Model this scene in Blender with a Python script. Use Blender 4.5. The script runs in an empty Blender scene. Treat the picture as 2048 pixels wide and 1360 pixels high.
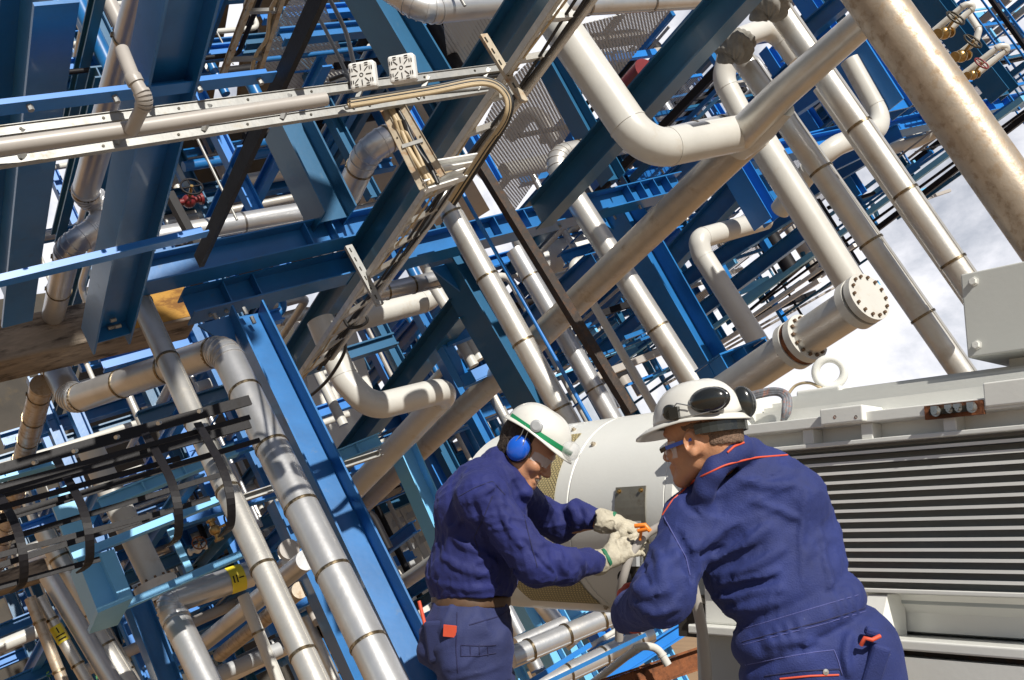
import bpy, math, random
import numpy as np
from mathutils import Vector, Matrix
random.seed(7)
SC = bpy.context.scene
COL = SC.collection
# ---------------------------------------------------------------- camera
F = 2100.0; CX = 1024.0; CY = 680.0
PITCH = math.atan(421.0/F)
CAMLOC = Vector((0, 0, 1.23))
cam = bpy.data.cameras.new('camera'); camo = bpy.data.objects.new('camera', cam); COL.objects.link(camo)
cam.sensor_width = 36.0; cam.lens = F/2048.0*36.0; cam.clip_start = 0.05; cam.clip_end = 3000
camo.location = CAMLOC; camo.rotation_euler = (math.pi/2+PITCH, 0, 0)
SC.camera = camo
cR = Vector((1, 0, 0)); cU = Vector((0, -math.sin(PITCH), math.cos(PITCH))); cB = Vector((0, -math.cos(PITCH), -math.sin(PITCH)))
def c2w(v): return cR*v[0]+cU*v[1]+cB*v[2]
# ---------------------------------------------------------------- sun, sky, exposure
sun_dir = Vector((0.29, -0.70, 0.65)).normalized()      # towards the sun
SUN_ELEV = math.asin(sun_dir.z); SUN_ROT = math.atan2(sun_dir.x, sun_dir.y)
sl = bpy.data.lights.new('sun', 'SUN'); sl.energy = 5.0; sl.angle = math.radians(0.5); sl.color = (1.0, 0.955, 0.87)
so = bpy.data.objects.new('sun', sl); COL.objects.link(so); so.location = (10, -10, 30)
so.rotation_euler = (-sun_dir).to_track_quat('-Z', 'Y').to_euler()
W = bpy.data.worlds.new('World'); SC.world = W; W.use_nodes = True
nt = W.node_tree; nt.nodes.clear()
def N(nt, t, **k):
    n = nt.nodes.new(t)
    for a, b in k.items(): setattr(n, a, b)
    return n
out = N(nt, 'ShaderNodeOutputWorld'); bg = N(nt, 'ShaderNodeBackground'); sky = N(nt, 'ShaderNodeTexSky')
sky.sky_type = 'NISHITA'; sky.sun_disc = False; sky.sun_elevation = SUN_ELEV; sky.sun_rotation = SUN_ROT
bg.inputs[1].default_value = 0.052
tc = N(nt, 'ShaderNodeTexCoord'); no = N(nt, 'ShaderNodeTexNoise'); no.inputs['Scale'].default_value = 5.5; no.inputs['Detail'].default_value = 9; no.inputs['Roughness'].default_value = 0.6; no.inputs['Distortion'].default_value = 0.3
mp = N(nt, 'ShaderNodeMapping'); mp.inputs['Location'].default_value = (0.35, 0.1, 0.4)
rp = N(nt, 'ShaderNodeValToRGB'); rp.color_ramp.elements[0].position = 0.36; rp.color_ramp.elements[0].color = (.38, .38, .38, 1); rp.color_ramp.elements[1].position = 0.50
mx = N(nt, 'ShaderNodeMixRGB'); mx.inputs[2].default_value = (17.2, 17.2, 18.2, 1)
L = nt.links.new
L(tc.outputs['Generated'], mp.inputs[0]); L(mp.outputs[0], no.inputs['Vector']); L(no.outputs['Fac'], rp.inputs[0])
sx = N(nt, 'ShaderNodeSeparateXYZ'); L(tc.outputs['Generated'], sx.inputs[0])      # clouds held to the front of the sky to cut fill light from behind
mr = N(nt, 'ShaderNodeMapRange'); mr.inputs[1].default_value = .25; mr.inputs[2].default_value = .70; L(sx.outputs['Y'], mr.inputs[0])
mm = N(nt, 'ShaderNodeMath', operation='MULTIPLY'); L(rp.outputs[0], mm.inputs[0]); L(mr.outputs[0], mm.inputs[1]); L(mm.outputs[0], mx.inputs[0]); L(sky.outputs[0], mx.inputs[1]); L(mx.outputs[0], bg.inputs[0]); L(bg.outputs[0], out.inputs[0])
SC.view_settings.view_transform = 'Standard'; SC.view_settings.look = 'None'; SC.view_settings.gamma = 1.0
SC.view_settings.exposure = 0.22
SC.view_settings.use_curve_mapping = False
SC.cycles.max_bounces = 6; SC.cycles.transparent_max_bounces = 12
# ---------------------------------------------------------------- plant frame (axes of the steelwork, found from its vanishing points)
AX = {'A': c2w(Vector((.757, .259, -.600))).normalized()}
_b = c2w(Vector((-.4608, -.4393, -.7711))); _b = (_b-AX['A']*_b.dot(AX['A'])).normalized(); AX['B'] = _b
AX['V'] = AX['A'].cross(_b).normalized()
if AX['V'].z < 0: AX['V'] = -AX['V']
AX['Z'] = Vector((0, 0, 1)); AX['X'] = Vector((1, 0, 0)); AX['Y'] = Vector((0, 1, 0))
PR = Matrix((AX['A'], -AX['B'], AX['V'])).transposed()
if PR.determinant() < 0: PR = Matrix((AX['A'], AX['B'], AX['V'])).transposed()
def ray(x, y): return c2w(Vector(((x-CX)/F, -(y-CY)/F, -1.0)))
def P(x, y, d): return CAMLOC+ray(x, y)*d
def pxm(px, d): return px*d/F
def depth(p): return -(p-CAMLOC).dot(cB)
def solve(p0, d0, p1, ax):
    if not isinstance(ax, str): return float(ax)
    a = AX[ax]; o = P(p0[0], p0[1], d0); r = ray(*p1); w = o-CAMLOC
    # closest point between the line o+a*s and the ray r*t
    aa = a.dot(a); ar = a.dot(r); rr = r.dot(r); den = aa*rr-ar*ar
    t = (aa*(r.dot(w))-ar*(a.dot(w)))/den
    return max(0.5, t)
def chain(pts, d0, legs):
    ds = [d0]
    for i, l in enumerate(legs): ds.append(solve(pts[i], ds[-1], pts[i+1], l))
    return [P(p[0], p[1], d) for p, d in zip(pts, ds)], ds
def on_plane(poly, d0, nrm):
    n = AX[nrm] if isinstance(nrm, str) else nrm
    o = P(poly[0][0], poly[0][1], d0); res = []
    for q in poly:
        r = ray(*q); t = (o-CAMLOC).dot(n)/r.dot(n); res.append(CAMLOC+r*t)
    return res
# ---------------------------------------------------------------- mesh builder
class MB:
    def __init__(s): s.v = []; s.f = []; s.sm = []
    def add(s, vs, fs, smooth=False):
        o = len(s.v); s.v += [Vector(v) for v in vs]
        for f in fs: s.f.append([i+o for i in f]); s.sm.append(smooth)
        return s
    def box(s, c, ax, h):
        c = Vector(c); x, y, z = [Vector(a)*k for a, k in zip(ax, h)]
        vs = [c+x*i+y*j+z*k for i in (-1, 1) for j in (-1, 1) for k in (-1, 1)]
        return s.add(vs, [(0, 1, 3, 2), (4, 6, 7, 5), (0, 4, 5, 1), (2, 3, 7, 6), (0, 2, 6, 4), (1, 5, 7, 3)])
    def bar(s, p, q, u, hu, hw):
        """box from p to q, half size hu along u and hw across"""
        d = (q-p); l = d.length; d = d/l; u = (u-d*u.dot(d)).normalized(); w = d.cross(u)
        return s.box((p+q)/2, (d, u, w), (l/2, hu, hw))
    def tube(s, pts, r, n=20, caps=True, closed=False):
        m = len(pts)
        if not isinstance(r, (list, tuple)): r = [r]*m
        T = []
        for i in range(m):
            a = pts[max(0, i-1)] if not closed else pts[i-1]; b = pts[min(m-1, i+1)] if not closed else pts[(i+1) % m]
            T.append((b-a).normalized())
        u = T[0].orthogonal().normalized(); rings = []
        for i in range(m):
            u = (u-T[i]*u.dot(T[i])).normalized(); w = T[i].cross(u)
            rings.append([pts[i]+(u*math.cos(2*math.pi*k/n)+w*math.sin(2*math.pi*k/n))*r[i] for k in range(n)])
        o = len(s.v)
        for R in rings: s.v += R
        for i in range(m if closed else m-1):
            j = (i+1) % m
            for k in range(n):
                k2 = (k+1) % n
                s.f.append([o+i*n+k, o+i*n+k2, o+j*n+k2, o+j*n+k]); s.sm.append(True)
        if caps and not closed:
            for R, fl in ((rings[0], True), (rings[-1], False)):
                o2 = len(s.v); s.v += [Vector(x) for x in R]; f = list(range(o2, o2+n))
                s.f.append(f[::-1] if fl else f); s.sm.append(False)
        return s
    def lathe(s, o, d, prof, n=32, smooth=True, up=None):
        """profile [(distance along d, radius)], hard edge where a point repeats"""
        d = d.normalized(); u = (up-d*up.dot(d)).normalized() if up is not None else d.orthogonal().normalized(); w = d.cross(u); prev = None
        for i, (h, r) in enumerate(prof):
            ring = [o+d*h+(u*math.cos(2*math.pi*k/n)+w*math.sin(2*math.pi*k/n))*r for k in range(n)]
            if prev is not None and (h, r) != prof[i-1]:
                b = len(s.v); s.v += prev+ring
                for k in range(n):
                    k2 = (k+1) % n; s.f.append([b+k, b+k2, b+n+k2, b+n+k]); s.sm.append(smooth)
            prev = ring
        return s
    def ibeam(s, p, q, u, h, b, tf, tw):
        d = (q-p).normalized(); u = (u-d*u.dot(d)).normalized(); L_ = (q-p).length; w = d.cross(u); c = (p+q)/2
        s.box(c+u*(h/2-tf/2), (d, u, w), (L_/2, tf/2, b/2)); s.box(c-u*(h/2-tf/2), (d, u, w), (L_/2, tf/2, b/2))
        s.box(c, (d, u, w), (L_/2-.001, h/2-tf-.0005, tw/2)); return s
    def angle(s, p, q, u, a, t):
        d = (q-p).normalized(); u = (u-d*u.dot(d)).normalized(); w = d.cross(u); L_ = (q-p).length; c = (p+q)/2
        s.box(c+u*a/2, (d, u, w), (L_/2, a/2, t/2)); s.box(c+w*(a/2+t/2), (d, u, w), (L_/2, t/2, a/2)); return s
    def channel(s, p, q, u, h, b, t):
        """U section: back of height h standing along u, lips of length b towards d x u"""
        d = (q-p).normalized(); u = (u-d*u.dot(d)).normalized(); w = d.cross(u); L_ = (q-p).length; c = (p+q)/2
        s.box(c, (d, u, w), (L_/2, h/2, t/2))
        for sg in (-1, 1): s.box(c+u*sg*(h/2-t/2)+w*(b/2+t/2), (d, u, w), (L_/2, t/2, b/2))
        return s
    def prism(s, poly, n):
        m = len(poly); s.v += []; o = len(s.v); s.v += [Vector(p) for p in poly]+[Vector(p)+n for p in poly]
        s.f.append(list(range(o, o+m))[::-1]); s.sm.append(False); s.f.append(list(range(o+m, o+2*m))); s.sm.append(False)
        o2 = len(s.v); s.v += [Vector(p) for p in poly]+[Vector(p)+n for p in poly]
        for i in range(m):
            j = (i+1) % m; s.f.append([o2+i, o2+j, o2+m+j, o2+m+i]); s.sm.append(False)
        return s
    def sphere(s, c, r, n=16, m=10, sc=(1, 1, 1), ax=None):
        ax = ax or (Vector((1, 0, 0)), Vector((0, 1, 0)), Vector((0, 0, 1))); o = len(s.v)
        for i in range(m+1):
            t = math.pi*i/m
            for k in range(n):
                p = 2*math.pi*k/n; s.v.append(c+(ax[0]*math.sin(t)*math.cos(p)*sc[0]+ax[1]*math.sin(t)*math.sin(p)*sc[1]+ax[2]*math.cos(t)*sc[2])*r)
        for i in range(m):
            for k in range(n):
                k2 = (k+1) % n; s.f.append([o+i*n+k, o+(i+1)*n+k, o+(i+1)*n+k2, o+i*n+k2]); s.sm.append(True)
        return s
def arrmesh(name, v, f, smooth=True):
    me = bpy.data.meshes.new(name); me.from_pydata([tuple(x) for x in v], [], [tuple(int(i) for i in q) for q in f]); me.update()
    me.polygons.foreach_set('use_smooth', [smooth]*len(me.polygons)); return me
def fixnormals(me):
    import bmesh
    bm = bmesh.new(); bm.from_mesh(me); bmesh.ops.recalc_face_normals(bm, faces=bm.faces); bm.to_mesh(me); bm.free()
def build(name, mb, mat, parent=None, frame=None, recalc=True):
    """MB holds world coordinates; the object gets a frame and local coordinates"""
    if parent is not None: M = parent.matrix_world_saved if False else MATS[parent.name]
    else:
        M = frame if frame is not None else Matrix.Translation(mb.v[0])@PR.to_4x4()
    Mi = M.inverted()
    me = bpy.data.meshes.new(name); me.from_pydata([tuple(Mi@v) for v in mb.v], [], mb.f)
    me.polygons.foreach_set('use_smooth', mb.sm); me.update()
    if recalc: fixnormals(me)
    me.materials.append(mat)
    o = bpy.data.objects.new(name, me); COL.objects.link(o)
    if parent is not None: o.parent = parent
    else: o.matrix_world = M; MATS[o.name] = M.copy()
    if parent is not None: MATS[o.name] = M.copy()
    return o
MATS = {}
def tag(o, label=None, cat=None, group=None, kind=None):
    if label: o['label'] = label
    if cat: o['category'] = cat
    if group: o['group'] = group
    if kind: o['kind'] = kind
    return o
def thing(name, label, cat, loc, rot=None, group=None):
    o = bpy.data.objects.new(name, None); COL.objects.link(o); o.empty_display_size = 0.1
    M = Matrix.Translation(loc)@((rot if rot is not None else PR).to_4x4()); o.matrix_world = M; MATS[o.name] = M.copy()
    return tag(o, label, cat, group)
def instance(src_mesh, name, parent, Mworld, mat=None):
    o = bpy.data.objects.new(name, src_mesh); COL.objects.link(o); o.parent = parent
    o.matrix_local = MATS[parent.name].inverted()@Mworld
    MATS[o.name] = Mworld.copy(); return o
# ---------------------------------------------------------------- materials
def mat(name, col, rough=.5, metal=0., var=.15, vs=3., stain=None, samt=.0, ss=2., bump=0., bs=40., stretch=None, spec=.5, thr=.55, coat=0., clearvar=0.0):
    m = bpy.data.materials.new(name); m.use_nodes = True; nt = m.node_tree; b = nt.nodes['Principled BSDF']; L = nt.links.new
    b.inputs['Roughness'].default_value = rough; b.inputs['Metallic'].default_value = metal; b.inputs['Specular IOR Level'].default_value = spec
    b.inputs['Coat Weight'].default_value = coat
    tc = N(nt, 'ShaderNodeTexCoord'); mp = N(nt, 'ShaderNodeMapping'); L(tc.outputs['Object'], mp.inputs[0])
    if stretch: mp.inputs['Scale'].default_value = stretch
    n1 = N(nt, 'ShaderNodeTexNoise'); n1.inputs['Scale'].default_value = vs; n1.inputs['Detail'].default_value = 6; n1.inputs['Roughness'].default_value = .62; L(mp.outputs[0], n1.inputs['Vector'])
    r1 = N(nt, 'ShaderNodeMapRange'); r1.inputs[1].default_value = .3; r1.inputs[2].default_value = .7; r1.inputs[3].default_value = 1-var; r1.inputs[4].default_value = 1+var*.6; L(n1.outputs['Fac'], r1.inputs[0])
    mul = N(nt, 'ShaderNodeVectorMath', operation='SCALE'); mul.inputs[0].default_value = col[:3]; L(r1.outputs[0], mul.inputs['Scale'])
    last = mul.outputs[0]
    if stain:
        n2 = N(nt, 'ShaderNodeTexNoise'); n2.inputs['Scale'].default_value = ss; n2.inputs['Detail'].default_value = 9; n2.inputs['Roughness'].default_value = .68; L(mp.outputs[0], n2.inputs['Vector'])
        r2 = N(nt, 'ShaderNodeMapRange'); r2.inputs[1].default_value = thr; r2.inputs[2].default_value = thr+.13; r2.inputs[3].default_value = 0; r2.inputs[4].default_value = samt; L(n2.outputs['Fac'], r2.inputs[0])
        mx = N(nt, 'ShaderNodeMixRGB'); mx.inputs[2].default_value = (*stain, 1); L(r2.outputs[0], mx.inputs[0]); L(last, mx.inputs[1]); last = mx.outputs[0]
        r4 = N(nt, 'ShaderNodeMapRange'); r4.inputs[3].default_value = rough; r4.inputs[4].default_value = min(1, rough+.35); L(r2.outputs[0], r4.inputs[0]); L(r4.outputs[0], b.inputs['Roughness'])
    L(last, b.inputs['Base Color'])
    if bump:
        n3 = N(nt, 'ShaderNodeTexNoise'); n3.inputs['Scale'].default_value = bs; n3.inputs['Detail'].default_value = 4; L(mp.outputs[0], n3.inputs['Vector'])
        bp = N(nt, 'ShaderNodeBump'); bp.inputs['Strength'].default_value = bump; bp.inputs['Distance'].default_value = .01; L(n3.outputs['Fac'], bp.inputs['Height']); L(bp.outputs[0], b.inputs['Normal'])
    return m
M = {}
M['steel'] = mat('brushed_steel', (.60, .58, .54), .38, .65, .12, 5, (.42, .33, .22), .4, 3.2, .08, 60, thr=.56)
M['steel2'] = mat('dull_aluminium', (.58, .58, .585), .34, .7, .12, 4, (.42, .37, .29), .35, 3, .1, 30)
M['brown'] = mat('brown_tinted_steel', (.45, .38, .30), .42, .55, .16, 9, (.27, .18, .10), .6, 14, .1, 60, thr=.5)  # brown base with darker brown blotches
M['cream'] = mat('grey_cream_paint', (.54, .53, .495), .34, 0, .08, 3, (.36, .27, .16), .4, 5, .05, 30, thr=.58, coat=.15)
M['galvl'] = mat('bright_galvanised_steel', (.58, .58, .56), .4, .3, .12, 16, (.3, .28, .24), .4, 12)
M['tan'] = mat('tan_weathered_steel', (.54, .475, .385), .40, .5, .14, 6, (.30, .21, .12), .5, 6, .1, 60, thr=.54)
M['greyp'] = mat('grey_pipe_paint', (.37, .345, .32), .4, 0, .08, 4, (.30, .24, .18), .4, 7, thr=.6)
M['blue'] = mat('blue_steel_paint', (.014, .135, .37), .34, 0, .22, 2.2, (.07, .10, .12), .5, 7, .05, 25, thr=.62, coat=.12)
M['blue2'] = mat('bright_blue_paint', (.016, .17, .52), .36, 0, .12, 3, (.12, .16, .2), .3, 9, thr=.64)
M['teal'] = mat('shaded_blue_paint', (.013, .095, .20), .34, 0, .16, 2.2, (.07, .09, .09), .4, 9, .05, 25, thr=.62, coat=.12)  # the blue steel paint with shade put into its colour
M['lblue'] = mat('light_blue_paint', (.15, .44, .72), .4, 0, .08, 2.5, (.2, .3, .36), .3, 9, thr=.64)
M['black'] = mat('black_paint', (.010, .009, .011), .55, 0, .2, 6, (.03, .026, .022), .4, 20, .08, 60, spec=.25)
M['rustbar'] = mat('dark_rusty_bar', (.035, .025, .02), .6, .2, .3, 14, (.12, .06, .03), .5, 20, .3, 80, thr=.5)
M['rust'] = mat('orange_rust', (.20, .065, .02), .85, 0, .4, 14, (.04, .018, .01), .8, 9, .5, 60, thr=.48)
M['galv'] = mat('galvanised_steel', (.30, .30, .29), .45, .35, .16, 16, (.35, .30, .22), .4, 12, .05, 60)
M['galvrust'] = mat('galvanised_brown', (.42, .36, .27), .5, .25, .2, 16, (.28, .13, .04), .7, 14, .1, 60, thr=.52)
M['concrete'] = mat('weathered_concrete', (.24, .195, .15), .85, 0, .35, 7, (.045, .035, .03), .95, 4.5, .5, 40, stretch=(.5, 1.6, 2.6), thr=.5)
M['crust'] = mat('rust_stained_concrete', (.42, .22, .04), .85, 0, .3, 8, (.12, .05, .02), .8, 4, .4, 40, stretch=(1, 1, 2.5), thr=.5)
M['wall'] = mat('cream_wall', (.45, .40, .32), .7, 0, .12, 1.2, (.30, .23, .14), .4, 1.5, thr=.56, stretch=(1, 1, 3))
M['wwall'] = mat('pale_wall', (.58, .56, .52), .6, 0, .08, 1, (.4, .38, .33), .3, 2)
M['dark'] = mat('shade_dark_fill', (.045, .038, .03), .8, 0, .4, .8, (.12, .09, .05), .5, 1.2, thr=.55)  # shade behind and between parts is put into this dark colour
M['ground'] = mat('sandy_concrete_ground', (.27, .165, .08), .9, 0, .2, .3, (.18, .12, .06), .5, .15)
M['motor'] = mat('pale_grey_machine_paint', (.72, .72, .68), .32, 0, .045, 2.5, (.40, .36, .27), .35, 5, .04, 60, thr=.64, coat=.1)
M['motor2'] = mat('grey_box_paint', (.52, .53, .50), .38, 0, .04, 2.5, (.36, .34, .27), .3, 5, .04, 60, thr=.66)
M['fin'] = mat('shaded_fin_paint', (.36, .385, .385), .4, 0, .08, 3, (.16, .15, .12), .4, 9, thr=.6)  # motor paint darkened for the shade between the fins
M['fintip'] = mat('lit_fin_edge_paint', (.80, .80, .76), .35, 0, .05, 5)  # lighter copy of the motor paint for sunlit fin edges
M['darksteel'] = mat('dark_dirty_metal', (.05, .045, .035), .45, .6, .3, 20, (.18, .13, .06), .6, 30, thr=.52)
M['brass'] = mat('brassy_metal', (.45, .30, .12), .35, .9, .3, 30)
M['bolt'] = mat('rusty_bolt', (.16, .10, .06), .6, .5, .4, 40)
M['boltw'] = mat('bright_bolt', (.55, .55, .53), .3, .9, .15, 30)
M['band'] = mat('worn_steel_band', (.20, .15, .09), .3, .9, .5, 25, (.6, .5, .35), .6, 20, thr=.5)
M['bandg'] = mat('grey_steel_band', (.30, .28, .26), .3, .9, .3, 25)
M['cable'] = mat('black_cable', (.012, .012, .013), .45, 0, .2, 10)
M['tcable'] = mat('tan_cable', (.46, .36, .22), .5, 0, .2, 10)
M['white'] = mat('white_plastic', (.72, .72, .70), .35, 0, .05, 5)
M['red'] = mat('dark_red_paint', (.16, .018, .02), .4, 0, .2, 6)
M['orange'] = mat('orange_plastic', (.75, .20, .02), .4, 0, .1, 10)
M['yellow'] = mat('yellow_label', (.72, .58, .03), .5, 0, .05, 10)
M['wrap'] = mat('grey_wrapping_cloth', (.21, .20, .18), .75, 0, .25, 14, (.10, .09, .08), .6, 12, .5, 30)
M['grey'] = mat('grey_panel', (.35, .36, .37), .5, 0, .08, 3)
M['glassdark'] = mat('dark_window', (.03, .04, .05), .15, 0, .2, 3)
M['green'] = mat('green_leaf', (.10, .32, .14), .6, 0, .4, 20)
def mat_holes(name, col, kind):
    m = bpy.data.materials.new(name); m.use_nodes = True; nt = m.node_tree; b = nt.nodes['Principled BSDF']; L = nt.links.new; o = nt.nodes['Material Output']
    b.inputs['Base Color'].default_value = (*col, 1); b.inputs['Roughness'].default_value = .55
    tc = N(nt, 'ShaderNodeTexCoord'); sep = N(nt, 'ShaderNodeSeparateXYZ'); tr = N(nt, 'ShaderNodeBsdfTransparent'); mx = N(nt, 'ShaderNodeMixShader')
    mp = N(nt, 'ShaderNodeMapping'); L(tc.outputs['Object'], mp.inputs[0])
    if kind == 'perf':
        mp.inputs['Scale'].default_value = (26, 26, 0); mp.inputs['Rotation'].default_value = (0, 0, .785)
        v = N(nt, 'ShaderNodeTexVoronoi'); v.inputs['Randomness'].default_value = 0; v.inputs['Scale'].default_value = 1; L(mp.outputs[0], v.inputs['Vector'])
        c = N(nt, 'ShaderNodeMath', operation='LESS_THAN'); c.inputs[1].default_value = .34; L(v.outputs['Distance'], c.inputs[0]); fac = c.outputs[0]
    else:
        mp.inputs['Scale'].default_value = (1, 1, 1); L(mp.outputs[0], sep.inputs[0]); outs = []
        for ax, k, th in (('X', 9., .16), ('Y', 32., .22)):
            a = N(nt, 'ShaderNodeMath', operation='MULTIPLY'); a.inputs[1].default_value = k; L(sep.outputs[ax], a.inputs[0])
            f = N(nt, 'ShaderNodeMath', operation='FRACT'); L(a.outputs[0], f.inputs[0])
            g = N(nt, 'ShaderNodeMath', operation='GREATER_THAN'); g.inputs[1].default_value = th; L(f.outputs[0], g.inputs[0]); outs.append(g)
        c = N(nt, 'ShaderNodeMath', operation='MULTIPLY'); L(outs[0].outputs[0], c.inputs[0]); L(outs[1].outputs[0], c.inputs[1]); fac = c.outputs[0]
    L(fac, mx.inputs[0]); L(b.outputs[0], mx.inputs[1]); L(tr.outputs[0], mx.inputs[2]); L(mx.outputs[0], o.inputs[0]); return m
M['perf'] = mat_holes('perforated_sheet', (.42, .425, .42), 'perf')
M['grate'] = mat_holes('open_grating', (.50, .52, .55), 'grate')
# ---------------------------------------------------------------- plant builders
def fillet(P_, rad, nseg):
    """round the corners of a polyline; returns points and the indices that lie on arcs"""
    out = [P_[0]]; arcs = []
    for i in range(1, len(P_)-1):
        a, b, c = P_[i-1], P_[i], P_[i+1]; d1 = (a-b).normalized(); d2 = (c-b).normalized()
        ang = math.acos(max(-1, min(1, d1.dot(d2)))); 
        if ang > math.radians(172): out.append(b); continue
        t = rad/math.tan(ang/2); lim = .48*min((a-b).length, (c-b).length) if len(P_) > 3 else .95*min((a-b).length, (c-b).length)
        t = min(t, lim); r = t*math.tan(ang/2)
        bis = (d1+d2).normalized(); ce = b+bis*(r/math.sin(ang/2)); v1 = (b+d1*t)-ce; v2 = (b+d2*t)-ce
        th = math.acos(max(-1, min(1, v1.normalized().dot(v2.normalized()))))
        for k in range(nseg+1):
            s = k/nseg; q = (v1*math.sin((1-s)*th)+v2*math.sin(s*th))/math.sin(th); out.append(ce+q); arcs.append(len(out)-1)
    out.append(P_[-1]); return out, arcs
def ringmesh(name, r, w, t, m):
    mb = MB(); mb.box(Vector((r+t+.001, 0, 0)), (Vector((1, 0, 0)), Vector((0, 1, 0)), Vector((0, 0, 1))), (.006, w*.8, w*.36)); mb.lathe(Vector((0, 0, 0)), Vector((0, 0, 1)), [(-w/2, r-.004), (-w/2, r-.004), (-w/2, r+t), (-w/2, r+t), (w/2, r+t), (w/2, r+t), (w/2, r-.004)], 24)
    me = bpy.data.meshes.new(name); me.from_pydata([tuple(v) for v in mb.v], [], mb.f); me.polygons.foreach_set('use_smooth', [True]*len(me.polygons)); me.materials.append(m)
    me.update(); fixnormals(me); return me
def pipe(name, label, pts, d0, legs, w, m='steel', cat='pipe', bands=0, bend=1.6, gore=False, group=None, w1=None, n=24, bandm='band', off=.5, seam=0):
    Q, ds = chain(pts, d0, legs); r = pxm(w, d0)/2; r1 = pxm(w1, ds[-1])/2 if w1 else r
    path, arcs = fillet(Q, r*2*bend, 5 if gore else 12) if len(Q) > 2 else (Q, [])
    L_ = [0]
    for i in range(1, len(path)): L_.append(L_[-1]+(path[i]-path[i-1]).length)
    rr = [r+(r1-r)*l/L_[-1] for l in L_]
    root = thing(name, label, cat, Q[0], None, group)
    mb = MB(); mb.tube(path, rr, n)
    if gore:
        for i in arcs:
            t = (path[min(i+1, len(path)-1)]-path[i-1]).normalized()
            mb.lathe(path[i], t, [(-.006, rr[i]), (-.006, rr[i]+.006), (.006, rr[i]+.006), (.006, rr[i])], n)
    else:
        for i in arcs:
            if (i-1) not in arcs or (i+1) not in arcs:
                t = (path[min(i+1, len(path)-1)]-path[i-1]).normalized(); mb.lathe(path[i], t, [(-.005, rr[i]-.002), (-.005, rr[i]+.0035), (.005, rr[i]+.0035), (.005, rr[i]-.002)], n)
    build('pipe_wall', mb, M[m], root)
    if bands and len(path) == 2:
        d_ = (path[1]-path[0]).normalized(); cc = (CAMLOC-path[0]); cc = (cc-d_*cc.dot(d_)).normalized(); ss = cc.cross(d_); ss = ss if ss.dot(cR) > 0 else -ss; oo = (cc*.55+ss*.83).normalized()
        sm = MB(); sm.bar(path[0]+oo*(rr[0]+.001), path[1]+oo*(rr[-1]+.001), oo, .0035, .007); build('lap_seam', sm, M[bandm] if False else M[m], root)
    if bands:
        bw = max(.018, r*.16)
        me = ringmesh('clamp_band', r, bw, .006, M[bandm]); tot = L_[-1]; x = bands*off; k = 0
        me2 = ringmesh('band_buckle', r, bw, .006, M[bandm]) if False else None
        while x < tot and k < 60:
            i = max(j for j in range(len(L_)) if L_[j] <= x); i = min(i, len(path)-2); f = (x-L_[i])/(L_[i+1]-L_[i])
            p = path[i].lerp(path[i+1], f); t = (path[i+1]-path[i]).normalized(); R = t.to_track_quat('Z', 'Y').to_matrix().to_4x4(); s = (rr[i]/r)
            instance(me, 'clamp_band', root, Matrix.Translation(p)@R@Matrix.Diagonal((s, s, 1, 1))); x += bands; k += 1
    return root, path, rr
def boltmesh(name, r, h, m, n=8):
    bb = MB(); bb.lathe(Vector((0, 0, 0)), Vector((0, 0, 1)), [(-h, .0005), (-h, r), (-h, r), (h, r), (h, r), (h, .0005)], n, False)
    me = bpy.data.meshes.new(name); me.from_pydata([tuple(v) for v in bb.v], [], bb.f); me.materials.append(m); me.update(); fixnormals(me); return me
def sticker(root, c, d, r, ln, name='sticker'):
    """yellow label wrapped on the camera side of a pipe, with plain black arrow marks"""
    t = (CAMLOC-c); t = (t-d*t.dot(d)).normalized(); w = d.cross(t); mb = MB(); vs = []
    for i in range(2):
        for k in range(9): a_ = math.radians(-75+150*k/8); vs.append(c+d*(i-.5)*ln+(t*math.cos(a_)+w*math.sin(a_))*(r+.005))
    mb.add(vs, [(k, k+1, 10+k, 9+k) for k in range(8)], True); s_ = build(name, mb, M['yellow'], root); mk = MB()
    for dd, ww, l1, l2 in ((-.2, 0, .28, .02), (.1, .12, .02, .2), (.1, -.12, .02, .2), (.32, 0, .03, .4)):
        q = c+d*dd*ln+w*ww*ln; q = q+t*(math.sqrt(max(0, (r+.007)**2-(ww*ln)**2))); mk.box(q, (d, w, t), (l1*ln/2+.003, l2*ln/2+.003, .001))
    build('arrow_marks', mk, M['black'], s_)
def flange(o, d, r, t, root, m='cream', bolts=12, boltm='bolt', name='flange', face=None):
    """pipe flange disc with bolts standing through it"""
    mb = MB(); mb.lathe(o, d, [(0, 0.001), (0, r), (0, r), (t, r), (t, r), (t, .001)], 40); f = build(name, mb, M[m], root)
    u = d.normalized().orthogonal().normalized(); w = d.normalized().cross(u); bb = MB()
    bb.lathe(Vector((0, 0, 0)), Vector((0, 0, 1)), [(-.35*t, .0005), (-.35*t, r*.065), (-.35*t, r*.065), (t*1.35, r*.065), (t*1.35, r*.065), (t*1.35, .0005)], 6, False)
    me = bpy.data.meshes.new('bolt'); me.from_pydata([tuple(v) for v in bb.v], [], bb.f); me.materials.append(M[boltm]); me.update(); fixnormals(me)
    R = d.normalized().to_track_quat('Z', 'Y').to_matrix().to_4x4()
    for k in range(bolts):
        a = 2*math.pi*(k+.5)/bolts; instance(me, 'bolt', root, Matrix.Translation(o+(u*math.cos(a)+w*math.sin(a))*r*.83)@R)
    return f
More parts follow.
